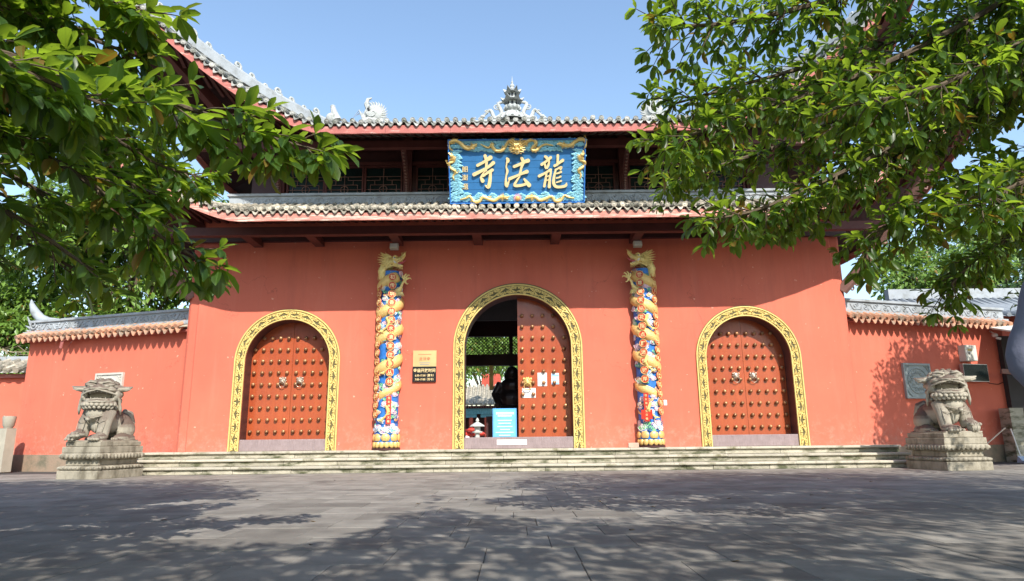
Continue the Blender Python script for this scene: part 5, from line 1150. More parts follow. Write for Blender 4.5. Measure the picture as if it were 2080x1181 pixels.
Rlimbs = [ja+[(6.44, 5.0, 5.2), (4.96, 5.0, 4.71), (3.5, 4.9, 3.9), (2.59, 4.8, 3.45), (1.75, 4.7, 3.12), (1.20, 4.6, 2.87)],
 ja+[(6.4, 4.8, 5.9), (4.9, 4.8, 5.27), (3.47, 4.7, 4.49), (2.32, 4.5, 3.95), (1.52, 4.4, 3.72), (1.12, 4.3, 3.66)],
 ja+[(6.57, 5.4, 4.34), (5.16, 5.4, 4.01), (3.9, 5.3, 3.49), (2.93, 5.2, 2.95), (2.07, 5.1, 2.54), (1.60, 5.0, 2.40)],
 jb+[(5.86, 5.0, 3.18), (4.62, 5.0, 2.98), (3.71, 4.9, 2.69), (3.03, 4.8, 2.38), (2.68, 4.8, 2.14)],
 jb+[(6.42, 5.6, 2.85), (5.07, 5.6, 2.68), (4.45, 5.6, 2.46), (4.0, 5.6, 2.18), (3.75, 5.6, 1.95)],
 ja+[(6.66, 5.6, 5.5), (4.93, 5.5, 4.79), (3.41, 5.4, 4.18), (2.18, 5.2, 3.73), (1.35, 5.0, 3.40)],
 ja+[(7.64, 6.4, 4.42), (5.53, 6.4, 4.28), (4.35, 6.3, 3.74), (3.21, 6.2, 3.02), (2.55, 6.2, 2.72)],
 ja+[(8.26, 6.6, 5.4), (5.74, 6.5, 5.04), (4.24, 6.4, 4.35), (2.83, 6.3, 3.65), (1.85, 6.2, 3.29), (1.6, 6.2, 3.19)],
 jb+[(5.09, 4.4, 2.68), (4.24, 4.4, 2.71), (3.6, 4.4, 2.46), (3.2, 4.3, 2.25)],
 ja+[(6.6, 5.0, 4.4), (5.4, 5.6, 4.3), (4.5, 6.0, 4.0), (3.7, 6.2, 3.6), (3.1, 6.3, 3.3)],
 ja+[(6.8, 5.4, 3.7), (5.8, 6.0, 3.5), (5.0, 6.4, 3.2), (4.4, 6.6, 2.9)],
 ja+[(6.4, 4.6, 4.8), (5.0, 4.4, 4.2), (3.9, 4.3, 3.6), (3.0, 4.2, 3.1), (2.3, 4.1, 2.9)],
 ja+[(6.5, 5.6, 5.2), (5.3, 5.8, 4.7), (4.2, 5.8, 4.3), (3.2, 5.7, 3.9), (2.5, 5.6, 3.7)]]
tr_ = empty('broad_leaved_tree', (*RX, 0), label='large broad-leaved tree whose branches sweep down across the upper right of the view', cat='tree')
fg_tree(tr_, Rlimbs, ([(8.2, 4.0, -.05), (8.1, 4.1, 1), (8.0, 4.2, 2.6), (7.7, 4.3, 4.5), (7.3, 4.3, 6)], [.30, .24, .2, .14, .05]), .116, 22, .50, .0295,
        crown=[((4.5, 1.5, 8.0), (7.5, 5.0, 1.4), 1500), ((6.5, 3, 6.0), (4, 4, 1.9), 1300), ((2.4, 1.2, 4.9), (2.9, 2.6, 1.0), 560), ((3.6, 5.6, 5.9), (3.0, 2.6, 1.1), 560), ((8.4, 7.5, 4.4), (2.6, 2.8, 2.0), 420), ((-.8, .2, 4.6), (2.4, 2.2, .8), 190), ((6.5, -.8, 5), (4, 2.5, 1.6), 420), ((.4, 2.4, 4.6), (2.0, 1.6, .7), 150)], rlimb=.04)  # first clump: unseen layer added to block sky light over the paving
ts = empty('broad_leaved_tree', (15.2, 11.5, 0), label='tree standing off the right end whose crown dapples the right wall with shade', cat='tree')
q = MB(); q.tube([(15.2, 11.5, -.05), (15.0, 11.6, 2), (14.2, 12.0, 4.5), (13, 12.3, 6)], [.28, .22, .15, .06], 12); q.tube([(15, 11.6, 3), (13.6, 12.2, 4.6), (12.0, 12.6, 5.4)], [.12, .07, .02], 8); q.build('trunk', m_bark, ts, True)
r_ = random.Random(19); q1, q2, q3, q4 = [], [], [], []
for c, R3, nn in (((12.6, 12.9, 5.0), (2.2, 1.3, 2.1), 1100), ((12.9, 12.6, 5.6), (1.9, 1.6, 1.5), 700), ((14.6, 12.6, 4.6), (1.8, 1.6, 1.9), 700), ((11.2, 12.4, 4.5), (1.0, .9, 1.2), 130), ((10.6, 12.8, 3.4), (.7, .7, .8), 40)):
    for _ in range(nn):
        v = rvec(r_)*r_.uniform(.1, 1)**.5; p = Vector((c[0]+v.x*R3[0], c[1]+v.y*R3[1], c[2]+v.z*R3[2]))
        for k in range(7): a = rvec(r_); q1.append(p+a*.2); q2.append(a+Vector((0, 0, -.2))); q3.append(Vector((0, 0, 1))+rvec(r_)*.5); q4.append(r_.uniform(.13, .2))
AA = lambda q: np.array([tuple(v) for v in q]); q4 = np.array(q4)
tag(link('foliage', leaf_mesh('foliage', AA(q1)-np.array((15.2, 11.5, 0)), AA(q2), AA(q3), q4, q4*.44, m_leafu, True), ts), kind='stuff')
# another tree behind the viewer closes the shade over the near paving
tb = empty('broad_leaved_tree', (-2.5, -4.5, 0), label='tree behind the viewer shading the near paving', cat='tree'); HB = MB(); HB.tube([(-2.5, -4.5, -.05), (-2.4, -4.4, 2.5), (-2.2, -4.0, 5.5)], [.3, .22, .1], 12); HB.build('trunk', m_bark, tb, True)
r_ = random.Random(9); q1, q2, q3, q4 = [], [], [], []
for _ in range(1100):
    v = rvec(r_)*r_.uniform(.1, 1)**.5; p = Vector((-1.0+v.x*6.5, -2.4+v.y*3.2, 4.9+v.z*1.5))
    gx, gy = ground_of(p)
    if -3.2 < gx < -.4 and gy > 5.6 and False: continue
    for k in range(8): a = rvec(r_); q1.append(p+a*.28); q2.append(a+Vector((0, 0, -.2))); q3.append(Vector((0, 0, 1))+rvec(r_)*.5); q4.append(r_.uniform(.17, .27))
A_ = lambda q: np.array([tuple(v) for v in q]); q4 = np.array(q4); q1 = A_(q1); kp = np.array([not inview(p, 1.12)[0] and not hole(p) for p in q1])
tag(link('foliage', leaf_mesh('foliage', q1[kp]-np.array((-2.5, -4.5, 0)), A_(q2)[kp], A_(q3)[kp], q4[kp], q4[kp]*.42, m_leafu, True), tb), kind='stuff')

def bg_tree(x, y, h, crowns, ls, label, mat, seed, n=2600, name='background_tree', group=None, z0=0):
    r = random.Random(seed); root = empty(name, (x, y, z0), label=label, cat='tree', group=group); t = MB(); t.tube([(0, 0, -.1), (.1, .1, h*.35), (-.1, 0, h*.7), (0, 0, h*.9)], [.25, .2, .12, .04], 9); P, D, Nn, L = [], [], [], []
    tot = sum(c[3]**2 for c in crowns)
    for cx, cy, cz, cr in crowns:
        t.tube([(0, 0, h*.35), (cx*.5, cy*.5, (h*.35+cz)*.5+.3), (cx, cy, cz)], [.12, .07, .02], 6)
        for _ in range(int(n*cr*cr/tot/7)):
            v = rvec(r); v = v*(r.uniform(.35, 1)**.4); p = Vector((cx+v.x*cr, cy+v.y*cr, cz+v.z*cr*.72))
            for k in range(7): a = (v+rvec(r)*.9).normalized(); P.append(p+rvec(r)*ls*1.3); D.append(a+Vector((0, 0, -.3))); Nn.append(Vector((0, -.35, 1))+rvec(r)*.55); L.append(ls*r.uniform(.7, 1.4))
    L = np.array(L); t.build('trunk', m_bark, root, True, local=True); tag(link('crown', leaf_mesh('crown', A_(P), A_(D), A_(Nn), L, L*.48, mat, True), root), kind=None)
rr = random.Random(21)
def cr_(n, sx, sz, z, r0): return [(rr.uniform(-sx, sx), rr.uniform(-1.2, 1.2), z+rr.uniform(-sz, sz), r0*rr.uniform(.7, 1.25)) for _ in range(n)]
bg_tree(-14.8, 25.5, 10, cr_(16, 3.3, 2.6, 7.2, 1.5), .26, 'tall bright green leafy tree behind the left wall, beside the gatehouse', m_leafb, 1, 24000)
bg_tree(-20.5, 25.0, 8, cr_(12, 2.8, 1.2, 5.3, 1.4), .24, 'low spreading yellow-green tree behind the left end of the left wall', m_leafb, 2, 18000)
bg_tree(-12.0, 29, 10, cr_(10, 2.2, 2.4, 7.0, 1.6), .27, 'darker leafy tree partly hidden behind the tall bright one on the left', m_leafb, 3, 13000)
bg_tree(-26, 29, 11, cr_(9, 3, 1.8, 8.0, 1.8), .3, 'leafy tree at the far left edge against the sky', m_leafb, 4, 12000)
bg_tree(15.5, 23, 7, cr_(8, 1.6, 1.0, 6.3, 1.0), .2, 'small green tree rising behind the right wall', m_leafb, 5, 4500)
bg_tree(19.5, 27, 9, cr_(10, 2.4, 2.2, 7.3, 1.5), .26, 'dark tree behind the right wall at the edge of the view', m_leafd, 6, 6000)
tk = MB(); r_ = random.Random(4)
for i in range(140):
    p = Vector((r_.uniform(-20, -15.2), r_.uniform(19.8, 20.6), r_.uniform(2.6, 3.7))); d = rvec(r_); d.z *= .5; q = [p]
    for k in range(4): d = (d+rvec(r_)*.35).normalized(); q.append(q[-1]+d*.28)
    tk.tube(q, [.012, .011, .009, .006, .003], 4)
tag(tk.build('dry_brushwood', m_twig, None), 'tangle of dry grey twigs above the low tiled wall at far left', 'brushwood', kind='stuff')

# ---------------------------------------------------------------- low wall, railing at the far left
lw = empty('low_wall', (-20, 19.2, 0), 0, 'lower red wall with grey barrel tiles at the far left edge', 'wall')
MB().box(0, 6.5, 0, .4, -.02, 2.55).build('wall_face', m_wall, lw, local=True); MB().box(0, 6.5, -.12, .5, 2.55, 2.66).build('cornice', m_fascia, lw, local=True)
trm = row_mesh([(0, -.34, 2.74), (0, .55, 3.12)], .085, .3).mesh('tile_row', m_tilew, True)
for k in range(22): link('tile_row', trm, lw, Matrix.Translation((.1+.29*k, random.gauss(0, .01), 0)))
MB().add([(0, -.28, 2.68), (6.5, -.28, 2.68), (6.5, .6, 3.06), (0, .6, 3.06)], [(0, 1, 2, 3)]).build('tile_bed', m_tile, lw, local=True); MB().box(0, 6.5, .5, .75, 3.0, 3.24).build('ridge', m_ridge, lw, local=True)
ra = empty('stone_railing', (-12.9, 17.3, 0), rad(-16), 'weathered stone railing with a square post at the far left edge', 'railing')
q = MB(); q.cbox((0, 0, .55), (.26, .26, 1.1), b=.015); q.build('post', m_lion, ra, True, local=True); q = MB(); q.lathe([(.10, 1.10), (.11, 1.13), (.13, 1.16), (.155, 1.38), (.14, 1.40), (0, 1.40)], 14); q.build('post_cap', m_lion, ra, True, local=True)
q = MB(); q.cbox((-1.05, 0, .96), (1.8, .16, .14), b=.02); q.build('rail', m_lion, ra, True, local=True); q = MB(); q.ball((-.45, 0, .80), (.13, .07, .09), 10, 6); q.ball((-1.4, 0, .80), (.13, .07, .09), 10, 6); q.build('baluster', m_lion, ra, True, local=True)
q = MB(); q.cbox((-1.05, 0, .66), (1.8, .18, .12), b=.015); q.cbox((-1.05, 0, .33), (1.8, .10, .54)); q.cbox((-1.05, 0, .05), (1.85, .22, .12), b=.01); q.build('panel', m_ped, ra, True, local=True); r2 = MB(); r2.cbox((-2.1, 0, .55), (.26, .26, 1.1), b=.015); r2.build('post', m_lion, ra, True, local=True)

# ---------------------------------------------------------------- far right: annex, grey roofs behind, cleaning tools
def far_roof(name, x0, x1, y0, y1, ze, zr, lab, wallz=0, mat=m_tile, hipx=1.2, wm=m_wall, cat='building'):
    r = empty(name, ((x0+x1)/2, y0, 0), 0, lab, cat); off = r.location; b = MB(); b.box(x0+.6, x1-.6, y0+.7, y1-.5, wallz, ze+.1); b.build('wall', wm, r)
    n = int((x1-x0)/.24); m = MB(); ym = (y0+y1)/2
    for k in range(n+1):
        x = x0+(x1-x0)*k/n; t = min(1, min(x-x0, x1-x)/max(hipx, .01)); p = [(x, y0+(ym-y0)*t*s, ze+(zr-ze)*t*s-.12*sin(pi*s)*t + (.25*max(0, 1-min(x-x0, x1-x)/1.0)**2 if s == 0 else 0)) for s in (0, .33, .66, 1)]; m.tube(p, .07, 6)
    m.build('tile_rows', mat, r, True, kind='stuff'); d = MB(); d.add([(x0, y0, ze-.04), (x1, y0, ze-.04), (x1-hipx, ym, zr-.04), (x0+hipx, ym, zr-.04), (x1, y1, ze), (x0, y1, ze)], [(0, 1, 2, 3), (3, 2, 4, 5), (0, 3, 5), (1, 4, 2)]); d.build('roof', mat, r)
    MB().box(x0+hipx-.1, x1-hipx+.1, ym-.12, ym+.12, zr-.02, zr+.30).build('ridge', m_ridge, r); return r
far_roof('hall_roof', 10.9, 19.0, 18.9, 23.5, 4.05, 5.0, 'grey tiled hall roof rising behind the right wall', hipx=1.4, mat=M('dark_grey_hall_tile', (.17, .19, .21), .8, rnd=.2))
an = empty('annex_shed', (13.6, 17.0, 0), 0, 'dark open shed with a pale corrugated awning at the far right edge', 'shed')
MB().box(13.3, 18, 18.0, 18.2, -.02, 3.3).build('back_wall', m_dark, an); MB().box(12.85, 13.2, 17.5, 17.9, -.02, 1.35).build('stone_pier', m_riser, an); q = MB(); q.add([(12.7, 16.2, 3.1), (18, 16.0, 3.2), (18, 18.1, 3.7), (12.9, 18.1, 3.6), (12.7, 16.2, 3.06), (18, 16.0, 3.16), (18, 18.1, 3.66), (12.9, 18.1, 3.56)], [(0, 1, 2, 3), (7, 6, 5, 4), (0, 4, 5, 1), (0, 3, 7, 4)]); q.build('awning', m_metalw, an)
q = MB(); q.beam((12.75, 16.6, 2.75), (13.6, 16.4, 2.5), .06, .08); q.beam((12.8, 17.5, 2.3), (14.2, 17.4, 2.15), .1, .12); q.build('timber_brace', m_lat, an)
bp_ = empty('dustpan', (12.55, 16.9, 0), rad(10), 'pale blue long-handled dustpan standing by the right plinth', 'dustpan')
q = MB(); q.add([(-.17, -.14, .005), (.17, -.14, .005), (.10, .1, .005), (-.10, .1, .005), (-.17, -.12, .05), (.17, -.12, .05), (.07, .08, .16), (-.07, .08, .16)], [(0, 3, 2, 1), (0, 4, 7, 3), (1, 2, 6, 5), (3, 7, 6, 2), (4, 5, 6, 7)]); q.build('pan', m_plastic, bp_, local=True); q = MB(); q.tube([(0, .06, .14), (-.12, .10, .82)], .014, 8); q.build('handle', m_white, bp_, local=True)
bp_ = empty('broom', (11.95, 16.9, 0), rad(10), 'broom with a pale handle leaning to the left of the dustpan', 'broom')
q = MB(); q.tube([(-.35, .05, .38), (.42, .10, .84)], .015, 8); q.build('handle', m_hand, bp_, local=True); q = MB(); q.tube([(-.35, .05, .38), (-.45, .04, .30), (-.62, 0, .03)], [.03, .05, .11], 9, flat=.4); q.build('bristles', m_black, bp_, local=True)

# ---------------------------------------------------------------- courtyard seen through the open leaf
MB().box(-14, 14, 22, 90, ST-.3, ST-.02).build('courtyard_paving', m_pave, kind='structure')
hl = empty('main_hall', (-2, 60, 0), 0, 'distant temple hall with pale tiled roof, painted beams and red columns, seen through the doorway', 'temple hall')
MB().box(-12, 10, 62, 62.4, ST-.05, 3.6).build('back_wall', m_woodd, hl); q = MB()
for k in range(-30, 26): q.tube([(.4*k, 58.6, 3.55), (.4*k, 60, 4.1), (.4*k, 62.5, 5.5)], .13, 6)
q.build('tile_rows', m_tilew, hl, True, kind='stuff'); MB().add([(-12, 58.6, 3.5), (10, 58.6, 3.5), (10, 62.5, 5.4), (-12, 62.5, 5.4)], [(0, 1, 2, 3)]).build('roof', m_tilew, hl)
q = MB(); [q.box(.22*k, .22*k+.1, 58.62, 58.8, 3.25, 3.45) for k in range(-50, 45)]; q.build('rafter_ends', m_wood, hl, kind='stuff'); MB().box(-12, 10, 58.9, 59.1, 2.75, 3.22).build('painted_beam', m_painted, hl)
for x in (-6.8, -3.7, -2.35, -.2, 2.6): q = MB(); q.tube([(x, 59.2, ST), (x, 59.2, 2.8)], .19, 12); q.build('column', m_redwood, hl, True); MB().box(x-.5, x+.5, 59.0, 59.15, 2.45, 2.75).build('beam_bracket', m_painted, hl)
for x in (-5.6, -4.9, -4.2): MB().box(x, x+.6, 61.9, 61.98, ST, 2.7).build('door_panel', m_wood, hl)
MB().box(-3.0, -1.2, 64, 68, 5.2, 6.7).build('upper_storey', m_redwood, hl)
bg_tree(-6.0, 50, 9, cr_(9, 2.2, 1.3, 6.6, 1.4), .3, 'green courtyard tree left of the distant hall, seen through the doorway', m_leafb, 31, 6000, z0=ST)
bg_tree(.8, 52, 11, cr_(11, 3.2, 1.8, 8.2, 1.7), .3, 'tall courtyard tree in front of the distant hall, seen through the doorway', m_leafb, 32, 6500, z0=ST)
bg_tree(-3.2, 72, 13, cr_(10, 4, 2, 9.5, 2.2), .4, 'tree behind the distant hall, seen through the lattice of the doorway', m_leafb, 33, 6000, z0=ST)
ln = empty('stone_lantern', (-2.02, 38, ST), 0, 'pale stone lantern standing in the courtyard, seen through the doorway', 'lantern')
q = MB(); q.lathe([(0, 0), (.32, 0), (.30, .15), (.14, .2), (.12, .48), (.28, .54), (.28, .6), (.17, .62), (.17, .86), (.42, .88), (.36, .95), (.14, 1.08), (.07, 1.12), (.10, 1.2), (.04, 1.33), (0, 1.36)], 6); q.build('lantern_body', m_relief, ln, local=True)
cu = empty('red_cushion_pile', (-3.6, 45, ST), 0, 'heap of red and pale kneeling cushions on the courtyard floor beyond the doorway', 'cushions'); 
for i in range(16): q = MB(); q.ball((random.uniform(-1.4, 1.5), random.uniform(-.4, .4), .25+.25*(i % 3)), (.32, .3, .16), 10, 6); q.build('cushion', m_red if i % 3 else m_paper, cu, True, local=True)
gf = empty('gilded_hanging_frame', (-.45, 21.2, 2.3), 0, 'gilded carved frame hanging at the rear of the gate passage', 'frame')
q = MB(); [q.box(*z) for z in ((-.75, -.62, 21.15, 21.22, 2.20, 2.98), (-.62, .1, 21.15, 21.22, 2.20, 2.32))]; q.build('moulding', m_gold, gf); q = MB(); vine(q, -.74, .1, 2.26, .12, 21.14, .008, 7); q.build('scroll_relief', m_goldy, gf, True)
bu = empty('seated_statue', (-.22, 19.6, ST), 0, 'dark bronze seated round-bellied statue in the shadow behind the open doorway', 'statue')
q = MB(); q.box(-.55, 1.2, -.4, .5, 0, .85); q.build('altar', m_woodd, bu, local=True); q = MB()
q.ball((.2, 0, 1.32), (.48, .36, .38), 16, 12); q.ball((.2, 0, 1.72), (.36, .26, .26), 14, 10); q.ball((.2, -.02, 2.08), (.20, .19, .23), 14, 10); q.ball((.2, -.12, 1.02), (.58, .40, .16), 14, 8)
for s in (-1, 1): q.tube([(.2+s*.33, 0, 1.80), (.2+s*.50, -.08, 1.48), (.2+s*.40, -.30, 1.2)], [.13, .12, .09], 10); q.ball((.2+s*.42, -.33, 1.16), (.1, .1, .08), 9, 6); q.ball((.2+s*.2, 0, 2.02), (.035, .05, .11), 8, 6)
remesh(q.build('body', m_bronze, bu, True, local=True), .02, 2); q = MB(); q.ball((.2, -.20, 2.05), (.045, .04, .03), 8, 5); q.tube([(.10, -.17, 2.0), (.2, -.21, 1.975), (.30, -.17, 2.0)], .014, 5); [q.tube([(.2+s*.05, -.19, 2.12), (.2+s*.10, -.175, 2.125), (.2+s*.14, -.15, 2.11)], .012, 5) for s in (-1, 1)]; q.build('face', m_bronze, bu, True, local=True)

# ---------------------------------------------------------------- ridge ornaments
def Rb(nm, build_, off, lab, cat): r = empty(nm, off, 0, lab, cat); build_(r); return r
def pagoda(r):
    q = MB(); q.box(-.95, .95, -.1, .1, -.02, .04); q.build('base_plate', m_orn, r, local=True)
    q = MB(); q.lathe([(.36, .02), (.34, .1), (.22, .24), (.16, .30)], 16); [q.tube([(.34*cos(a), .34*sin(a), .04), (.27*cos(a), .27*sin(a), .2), (.17*cos(a), .17*sin(a), .29)], [.05, .035, .015], 5) for a in np.linspace(0, 2*pi, 13)[:-1]]; q.build('petal_base', m_orn, r, True, local=True)
    q = MB(); q.lathe([(.14, .29), (.20, .36), (.23, .42), (.19, .46)], 14); [q.ball((.2*cos(a), .2*sin(a), .40), (.06, .06, .075), 7, 5) for a in np.linspace(0, 2*pi, 11)[:-1]]; q.build('lotus', m_orn, r, True, local=True)
    for z, w, R in ((.46, .14, .28), (.72, .11, .22)):
        q = MB(); q.lathe([(w, z), (w, z+.17)], 6); q.build('storey', m_orn, r, local=True); q = MB()
        for k in range(6): a = pi/6+k*pi/3; q.cbox((w*.87*cos(a), w*.87*sin(a), z+.085), (.02, .06, .10), rz=a)
        q.build('opening', m_black, r, local=True); q = MB(); vs = []; n = 36
        for ring, (rr0, zz) in enumerate(((R, z+.16), (w*.95, z+.24), (w*.55, z+.30))):
            for k in range(n): a = 2*pi*k/n; pk = max(0, cos(3*a))**6 if False else abs(cos(3*a))**8; rr1 = rr0*(1+(.22*pk if ring == 0 else 0)); vs.append((rr1*cos(a), rr1*sin(a), zz+(.14*pk if ring == 0 else 0)))
        q.add(vs, [(i*n+k, i*n+(k+1) % n, (i+1)*n+(k+1) % n, (i+1)*n+k) for i in range(2) for k in range(n)]+[tuple(range(n))[::-1]]); q.build('flared_roof', m_orn, r, True, local=True)
    q = MB(); q.lathe([(.09, 1.0), (.05, 1.06), (.07, 1.10), (.06, 1.14), (.025, 1.18), (.035, 1.22), (.012, 1.28), (.004, 1.42), (0, 1.42)], 10); q.build('finial', m_orn, r, True, local=True)
    for s in (-1, 1):
        q = MB(); P = bez([(s*.22, 0, .62), (s*.40, 0, .55), (s*.30, 0, .25), (s*.50, 0, .12), (s*.62, 0, .36), (s*.78, 0, .22), (s*.90, 0, .10)], 26); q.tube(P, [.03+.035*sin(pi*min(1, i/20)) for i in range(len(P))], 7)
        q.ball((s*.84, -.01, .17), (.075, .05, .05), 8, 6); q.tube([(s*.86, 0, .17), (s*.97, 0, .10)], [.04, .02], 6)
        for i in range(2, len(P)-2, 2): q.tube([P[i], (P[i][0]+s*.05, 0, P[i][2]+.075)], [.022, .003], 4)
        for c in ((.45, .46, .09), (.60, .10, .08), (.38, .12, .08), (.72, .30, .06)): q.tube([(s*x, -.02, z) for x, z in spiral(c[0], c[1], c[2], 1.3, c[0]*9)], .02, 5)
        q.tube([(s*.95, 0, .03), (s*1.05, 0, .04), (s*1.10, 0, .11), (s*1.05, 0, .15), (s*1.02, 0, .11)], [.03, .028, .025, .02, .01], 6); q.build('dragon_scroll', m_orn, r, True, local=True)
Rb('ridge_pagoda', pagoda, (GX-.06, 17.2, 9.38), 'small grey pagoda ornament with flared roofs between scrolls, on the middle of the ridge', 'roof ornament')
def fish(mir):
    def f(r):
        q = MB(); q.ball((0, 0, .28), (.27, .1, .24), 16, 10); q.tube([(-mir*.12, 0, .42), (-mir*.20, 0, .58), (-mir*.16, 0, .72), (-mir*.05, 0, .76)], [.10, .07, .05, .02], 8); q.tube([(-mir*.3, 0, .0), (-mir*.1, 0, .08), (mir*.3, 0, .02)], [.08, .12, .06], 8)
        for k in range(11): a = -.75+k*.24; q.tube([(mir*.24*cos(a), 0, .28+.22*sin(a)), (mir*.34*cos(a+.12), 0, .28+.32*sin(a+.12)), (mir*.42*cos(a+.3), 0, .28+.38*sin(a+.3))], [.04, .03, .004], 5)
        for k in range(5): q.tube([(-mir*(.12+.03*k), -.05, .0), (-mir*(.22+.04*k), -.06, .16+.05*k), (-mir*(.30+.07*k), -.04, .34-.06*k)], [.03, .02, .003], 5)
        q.tube([(x, -.1, z) for x, z in spiral(0, .28, .22, .9, 2)], .015, 5); q.build('dragon_fish', m_orn, r, True, local=True); q = MB(); q.ball((-mir*.1, -.075, .36), (.05, .04, .05), 8, 6); q.build('eye', m_black, r, local=True)
    return f
Rb('ridge_dragon_fish', fish(1), (-3.86, 17.2, 9.40), 'grey curled dragon-fish ornament with a spiky fan tail on the left of the ridge', 'roof ornament')
Rb('ridge_dragon_fish', fish(-1), (4.05, 17.2, 9.40), 'grey curled dragon-fish ornament on the right of the ridge, half hidden by leaves', 'roof ornament')
def fin(r):
    q = MB(); q.ball((0, 0, .12), (.17, .12, .16), 12, 8); q.tube([(.14, 0, .05), (.05, 0, .3), (0, 0, .5)], [.14, .09, .06], 8); [q.tube([(.10-.03*k, 0, .15+.09*k), (.17-.02*k, 0, .13+.09*k)], [.03, .004], 4) for k in range(5)]; q.build('dragon_fish', m_orn, r, True, local=True)
Rb('hip_dragon_fish', fin, (-4.93, 16.9, 9.28), 'narrow grey upright fin ornament seen end-on at the left end of the ridge', 'roof ornament'); Rb('hip_dragon_fish', fin, (5.15, 16.9, 9.28), 'narrow grey upright fin ornament at the right end of the ridge, behind leaves', 'roof ornament')

# ---------------------------------------------------------------- person at the right edge
pr = empty('person', (2.245, 2.4, 0), 0, 'person in a loose slate blue robe, cropped by the right edge of the view', 'person')
def skin_obj(name, verts, edges, mat, lev=2):
    me = bpy.data.meshes.new(name); me.from_pydata([v[:3] for v in verts], edges, []); me.materials.append(mat); o = link(name, me, pr); o.modifiers.new('k', 'SKIN'); sd = o.modifiers.new('s', 'SUBSURF'); sd.levels = lev; sd.render_levels = lev
    me.polygons.foreach_set('use_smooth', [True]*len(me.polygons)); me.skin_vertices.new() if not me.skin_vertices else None
    for i, v in enumerate(verts): me.skin_vertices[0].data[i].radius = (v[3], v[4] if len(v) > 4 else v[3])
    me.skin_vertices[0].data[0].use_root = True; o.modifiers['k'].use_smooth_shade = True; return o
B_ = [(0, 0, .92, .15, .11), (0, 0, 1.12, .14, .10), (0, 0, 1.32, .16, .10), (0, 0, 1.44, .07, .06), (0, -.01, 1.55, .055, .055), (0, -.02, 1.63, .085, .10), (0, -.02, 1.70, .07, .085),
      (-.10, 0, .84, .09), (-.12, 0, .48, .06), (-.12, .02, .10, .045), (-.12, -.12, .045, .04), (.10, 0, .84, .09), (.12, 0, .48, .06), (.12, .02, .10, .045), (.12, -.12, .045, .04),
      (-.19, 0, 1.36, .055), (-.30, .02, 1.06, .042), (-.14, -.16, .94, .032), (.19, 0, 1.36, .055), (.27, .03, 1.08, .042), (.14, -.16, .96, .032)]
E0 = [(0, 1), (1, 2), (2, 3), (3, 4), (4, 5), (5, 6), (0, 7), (7, 8), (8, 9), (9, 10), (0, 11), (11, 12), (12, 13), (13, 14), (2, 15), (15, 16), (16, 17), (2, 18), (18, 19), (19, 20)]
skin_obj('body', B_, E0, m_skin)
for s, (hx, hy, hz) in ((-1, (-.14, -.16, .94)), (1, (.14, -.16, .96))):
    q = MB(); q.ball((hx-s*.03, hy-.03, hz-.01), (.045, .05, .02), 10, 6); 
    for k in range(4): q.tube([(hx-s*.06, hy-.05+.022*k, hz), (hx-s*(.10), hy-.06+.022*k, hz-.008), (hx-s*(.125-.01*abs(k-1.5)), hy-.06+.02*k, hz-.03)], [.010, .009, .007], 6)
    q.tube([(hx-s*.03, hy+.02, hz+.01), (hx-s*.06, hy+.03, hz+.03), (hx-s*.085, hy+.01, hz+.035)], [.012, .011, .008], 6); q.build('hand', m_skin, pr, 'all', local=True)
q = MB(); q.lathe([(.30, .30), (.29, .55), (.25, .85), (.215, 1.05), (.225, 1.22), (.215, 1.36), (.14, 1.45), (.075, 1.475), (.07, 1.47)], 32)
q.v = [(x*(1+.05*sin(5*atan2(y, x)+z*3)*max(0, 1.2-z)), y*.72*(1+.06*sin(7*atan2(y, x)+z*2)*max(0, 1.2-z)), z) for x, y, z in q.v]; q.build('robe', m_cloth, pr, 'all', local=True)
q = MB()
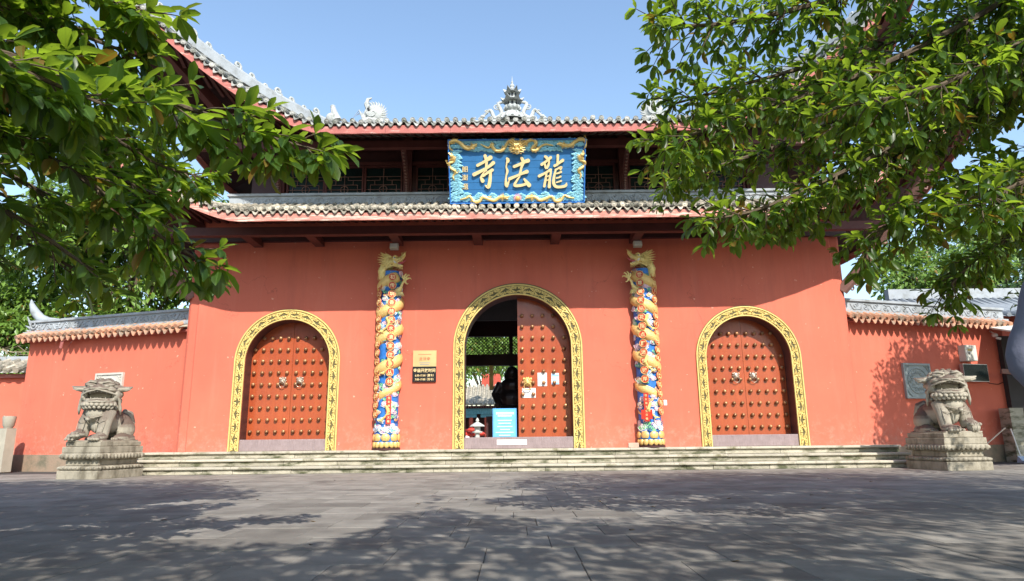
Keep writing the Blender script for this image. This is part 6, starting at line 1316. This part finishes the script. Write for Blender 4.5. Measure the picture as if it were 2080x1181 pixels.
for s in (-1, 1):
    P = bez([(s*.13, 0, 1.41), (s*.22, .0, 1.33), (s*.30, .02, 1.16), (s*.345, .03, .97), (s*.30, -.06, .92), (s*.18, -.17, .90)], 20); R2 = [.062+.006*sin(i*1.3)+.018*(i/20) for i in range(len(P))]; q.tube(P, R2, 14, flat=1.1)
    P = bez([(s*.34, .02, .96), (s*.31, -.03, .80), (s*.22, -.08, .66)], 8); q.tube(P, ([.07, .07, .068, .06, .05, .04, .035, .03, .02, .015]+[.015]*9)[:len(P)], 12, flat=.8)
for s in (-1, 1):
    for k in range(7): z = 1.32-.055*k; q.tube([(s*(.20+.045*k*.6), -.085, z), (s*(.255+.022*k), -.07, z-.035), (s*(.31+.018*min(k, 3)), -.02, z-.10)], [.006, .017, .006], 6)
sl_ = q.build('sleeves', m_cloth, pr, 'all', local=True); remesh(sl_, .010, 3)
q = MB(); q.ball((0, .01, 1.67), (.105, .12, .115), 16, 10); q.v = [(x, y, z) for x, y, z in q.v]; q.build('hair', m_hair, pr, 'all', local=True)
q = MB(); q.ball((0, -.125, 1.61), (.014, .02, .022), 8, 6); q.tube([(-.025, -.112, 1.575), (0, -.122, 1.572), (.025, -.112, 1.575)], .006, 5); q.build('nose_and_mouth', m_skin, pr, 'all', local=True)
q = MB(); [q.ball((s*.035, -.108, 1.64), (.014, .010, .008), 8, 5) for s in (-1, 1)]; q.build('eyes', m_white, pr, 'all', local=True); q = MB(); [q.tube([(s*.12, .06, .05), (s*.12, -.16, .035)], [.055, .045], 10, flat=.8) for s in (-1, 1)]; q.build('shoes', m_black, pr, 'all', local=True)

# ---------------------------------------------------------------- fallen leaves
r_ = random.Random(8)
fm = M('fallen_leaf', (.20, .12, .04), .8, bump=0)
gl = bpy.data.meshes.new('fallen_leaf'); gl = one_leaf.copy(); gl.materials.clear(); gl.materials.append(fm)
for i in range(34):
    o = link('fallen_leaf', gl, None, Matrix.Translation((r_.uniform(-6, 6), r_.uniform(4, 13), .006)) @ Euler((r_.uniform(-.1, .1), r_.uniform(-.1, .1), r_.uniform(0, 6))).to_matrix().to_4x4() @ Matrix.Scale(.07, 4)); tag(o, 'small dry brown leaf fallen on the grey paving', 'leaf', 'fallen leaves on the paving')
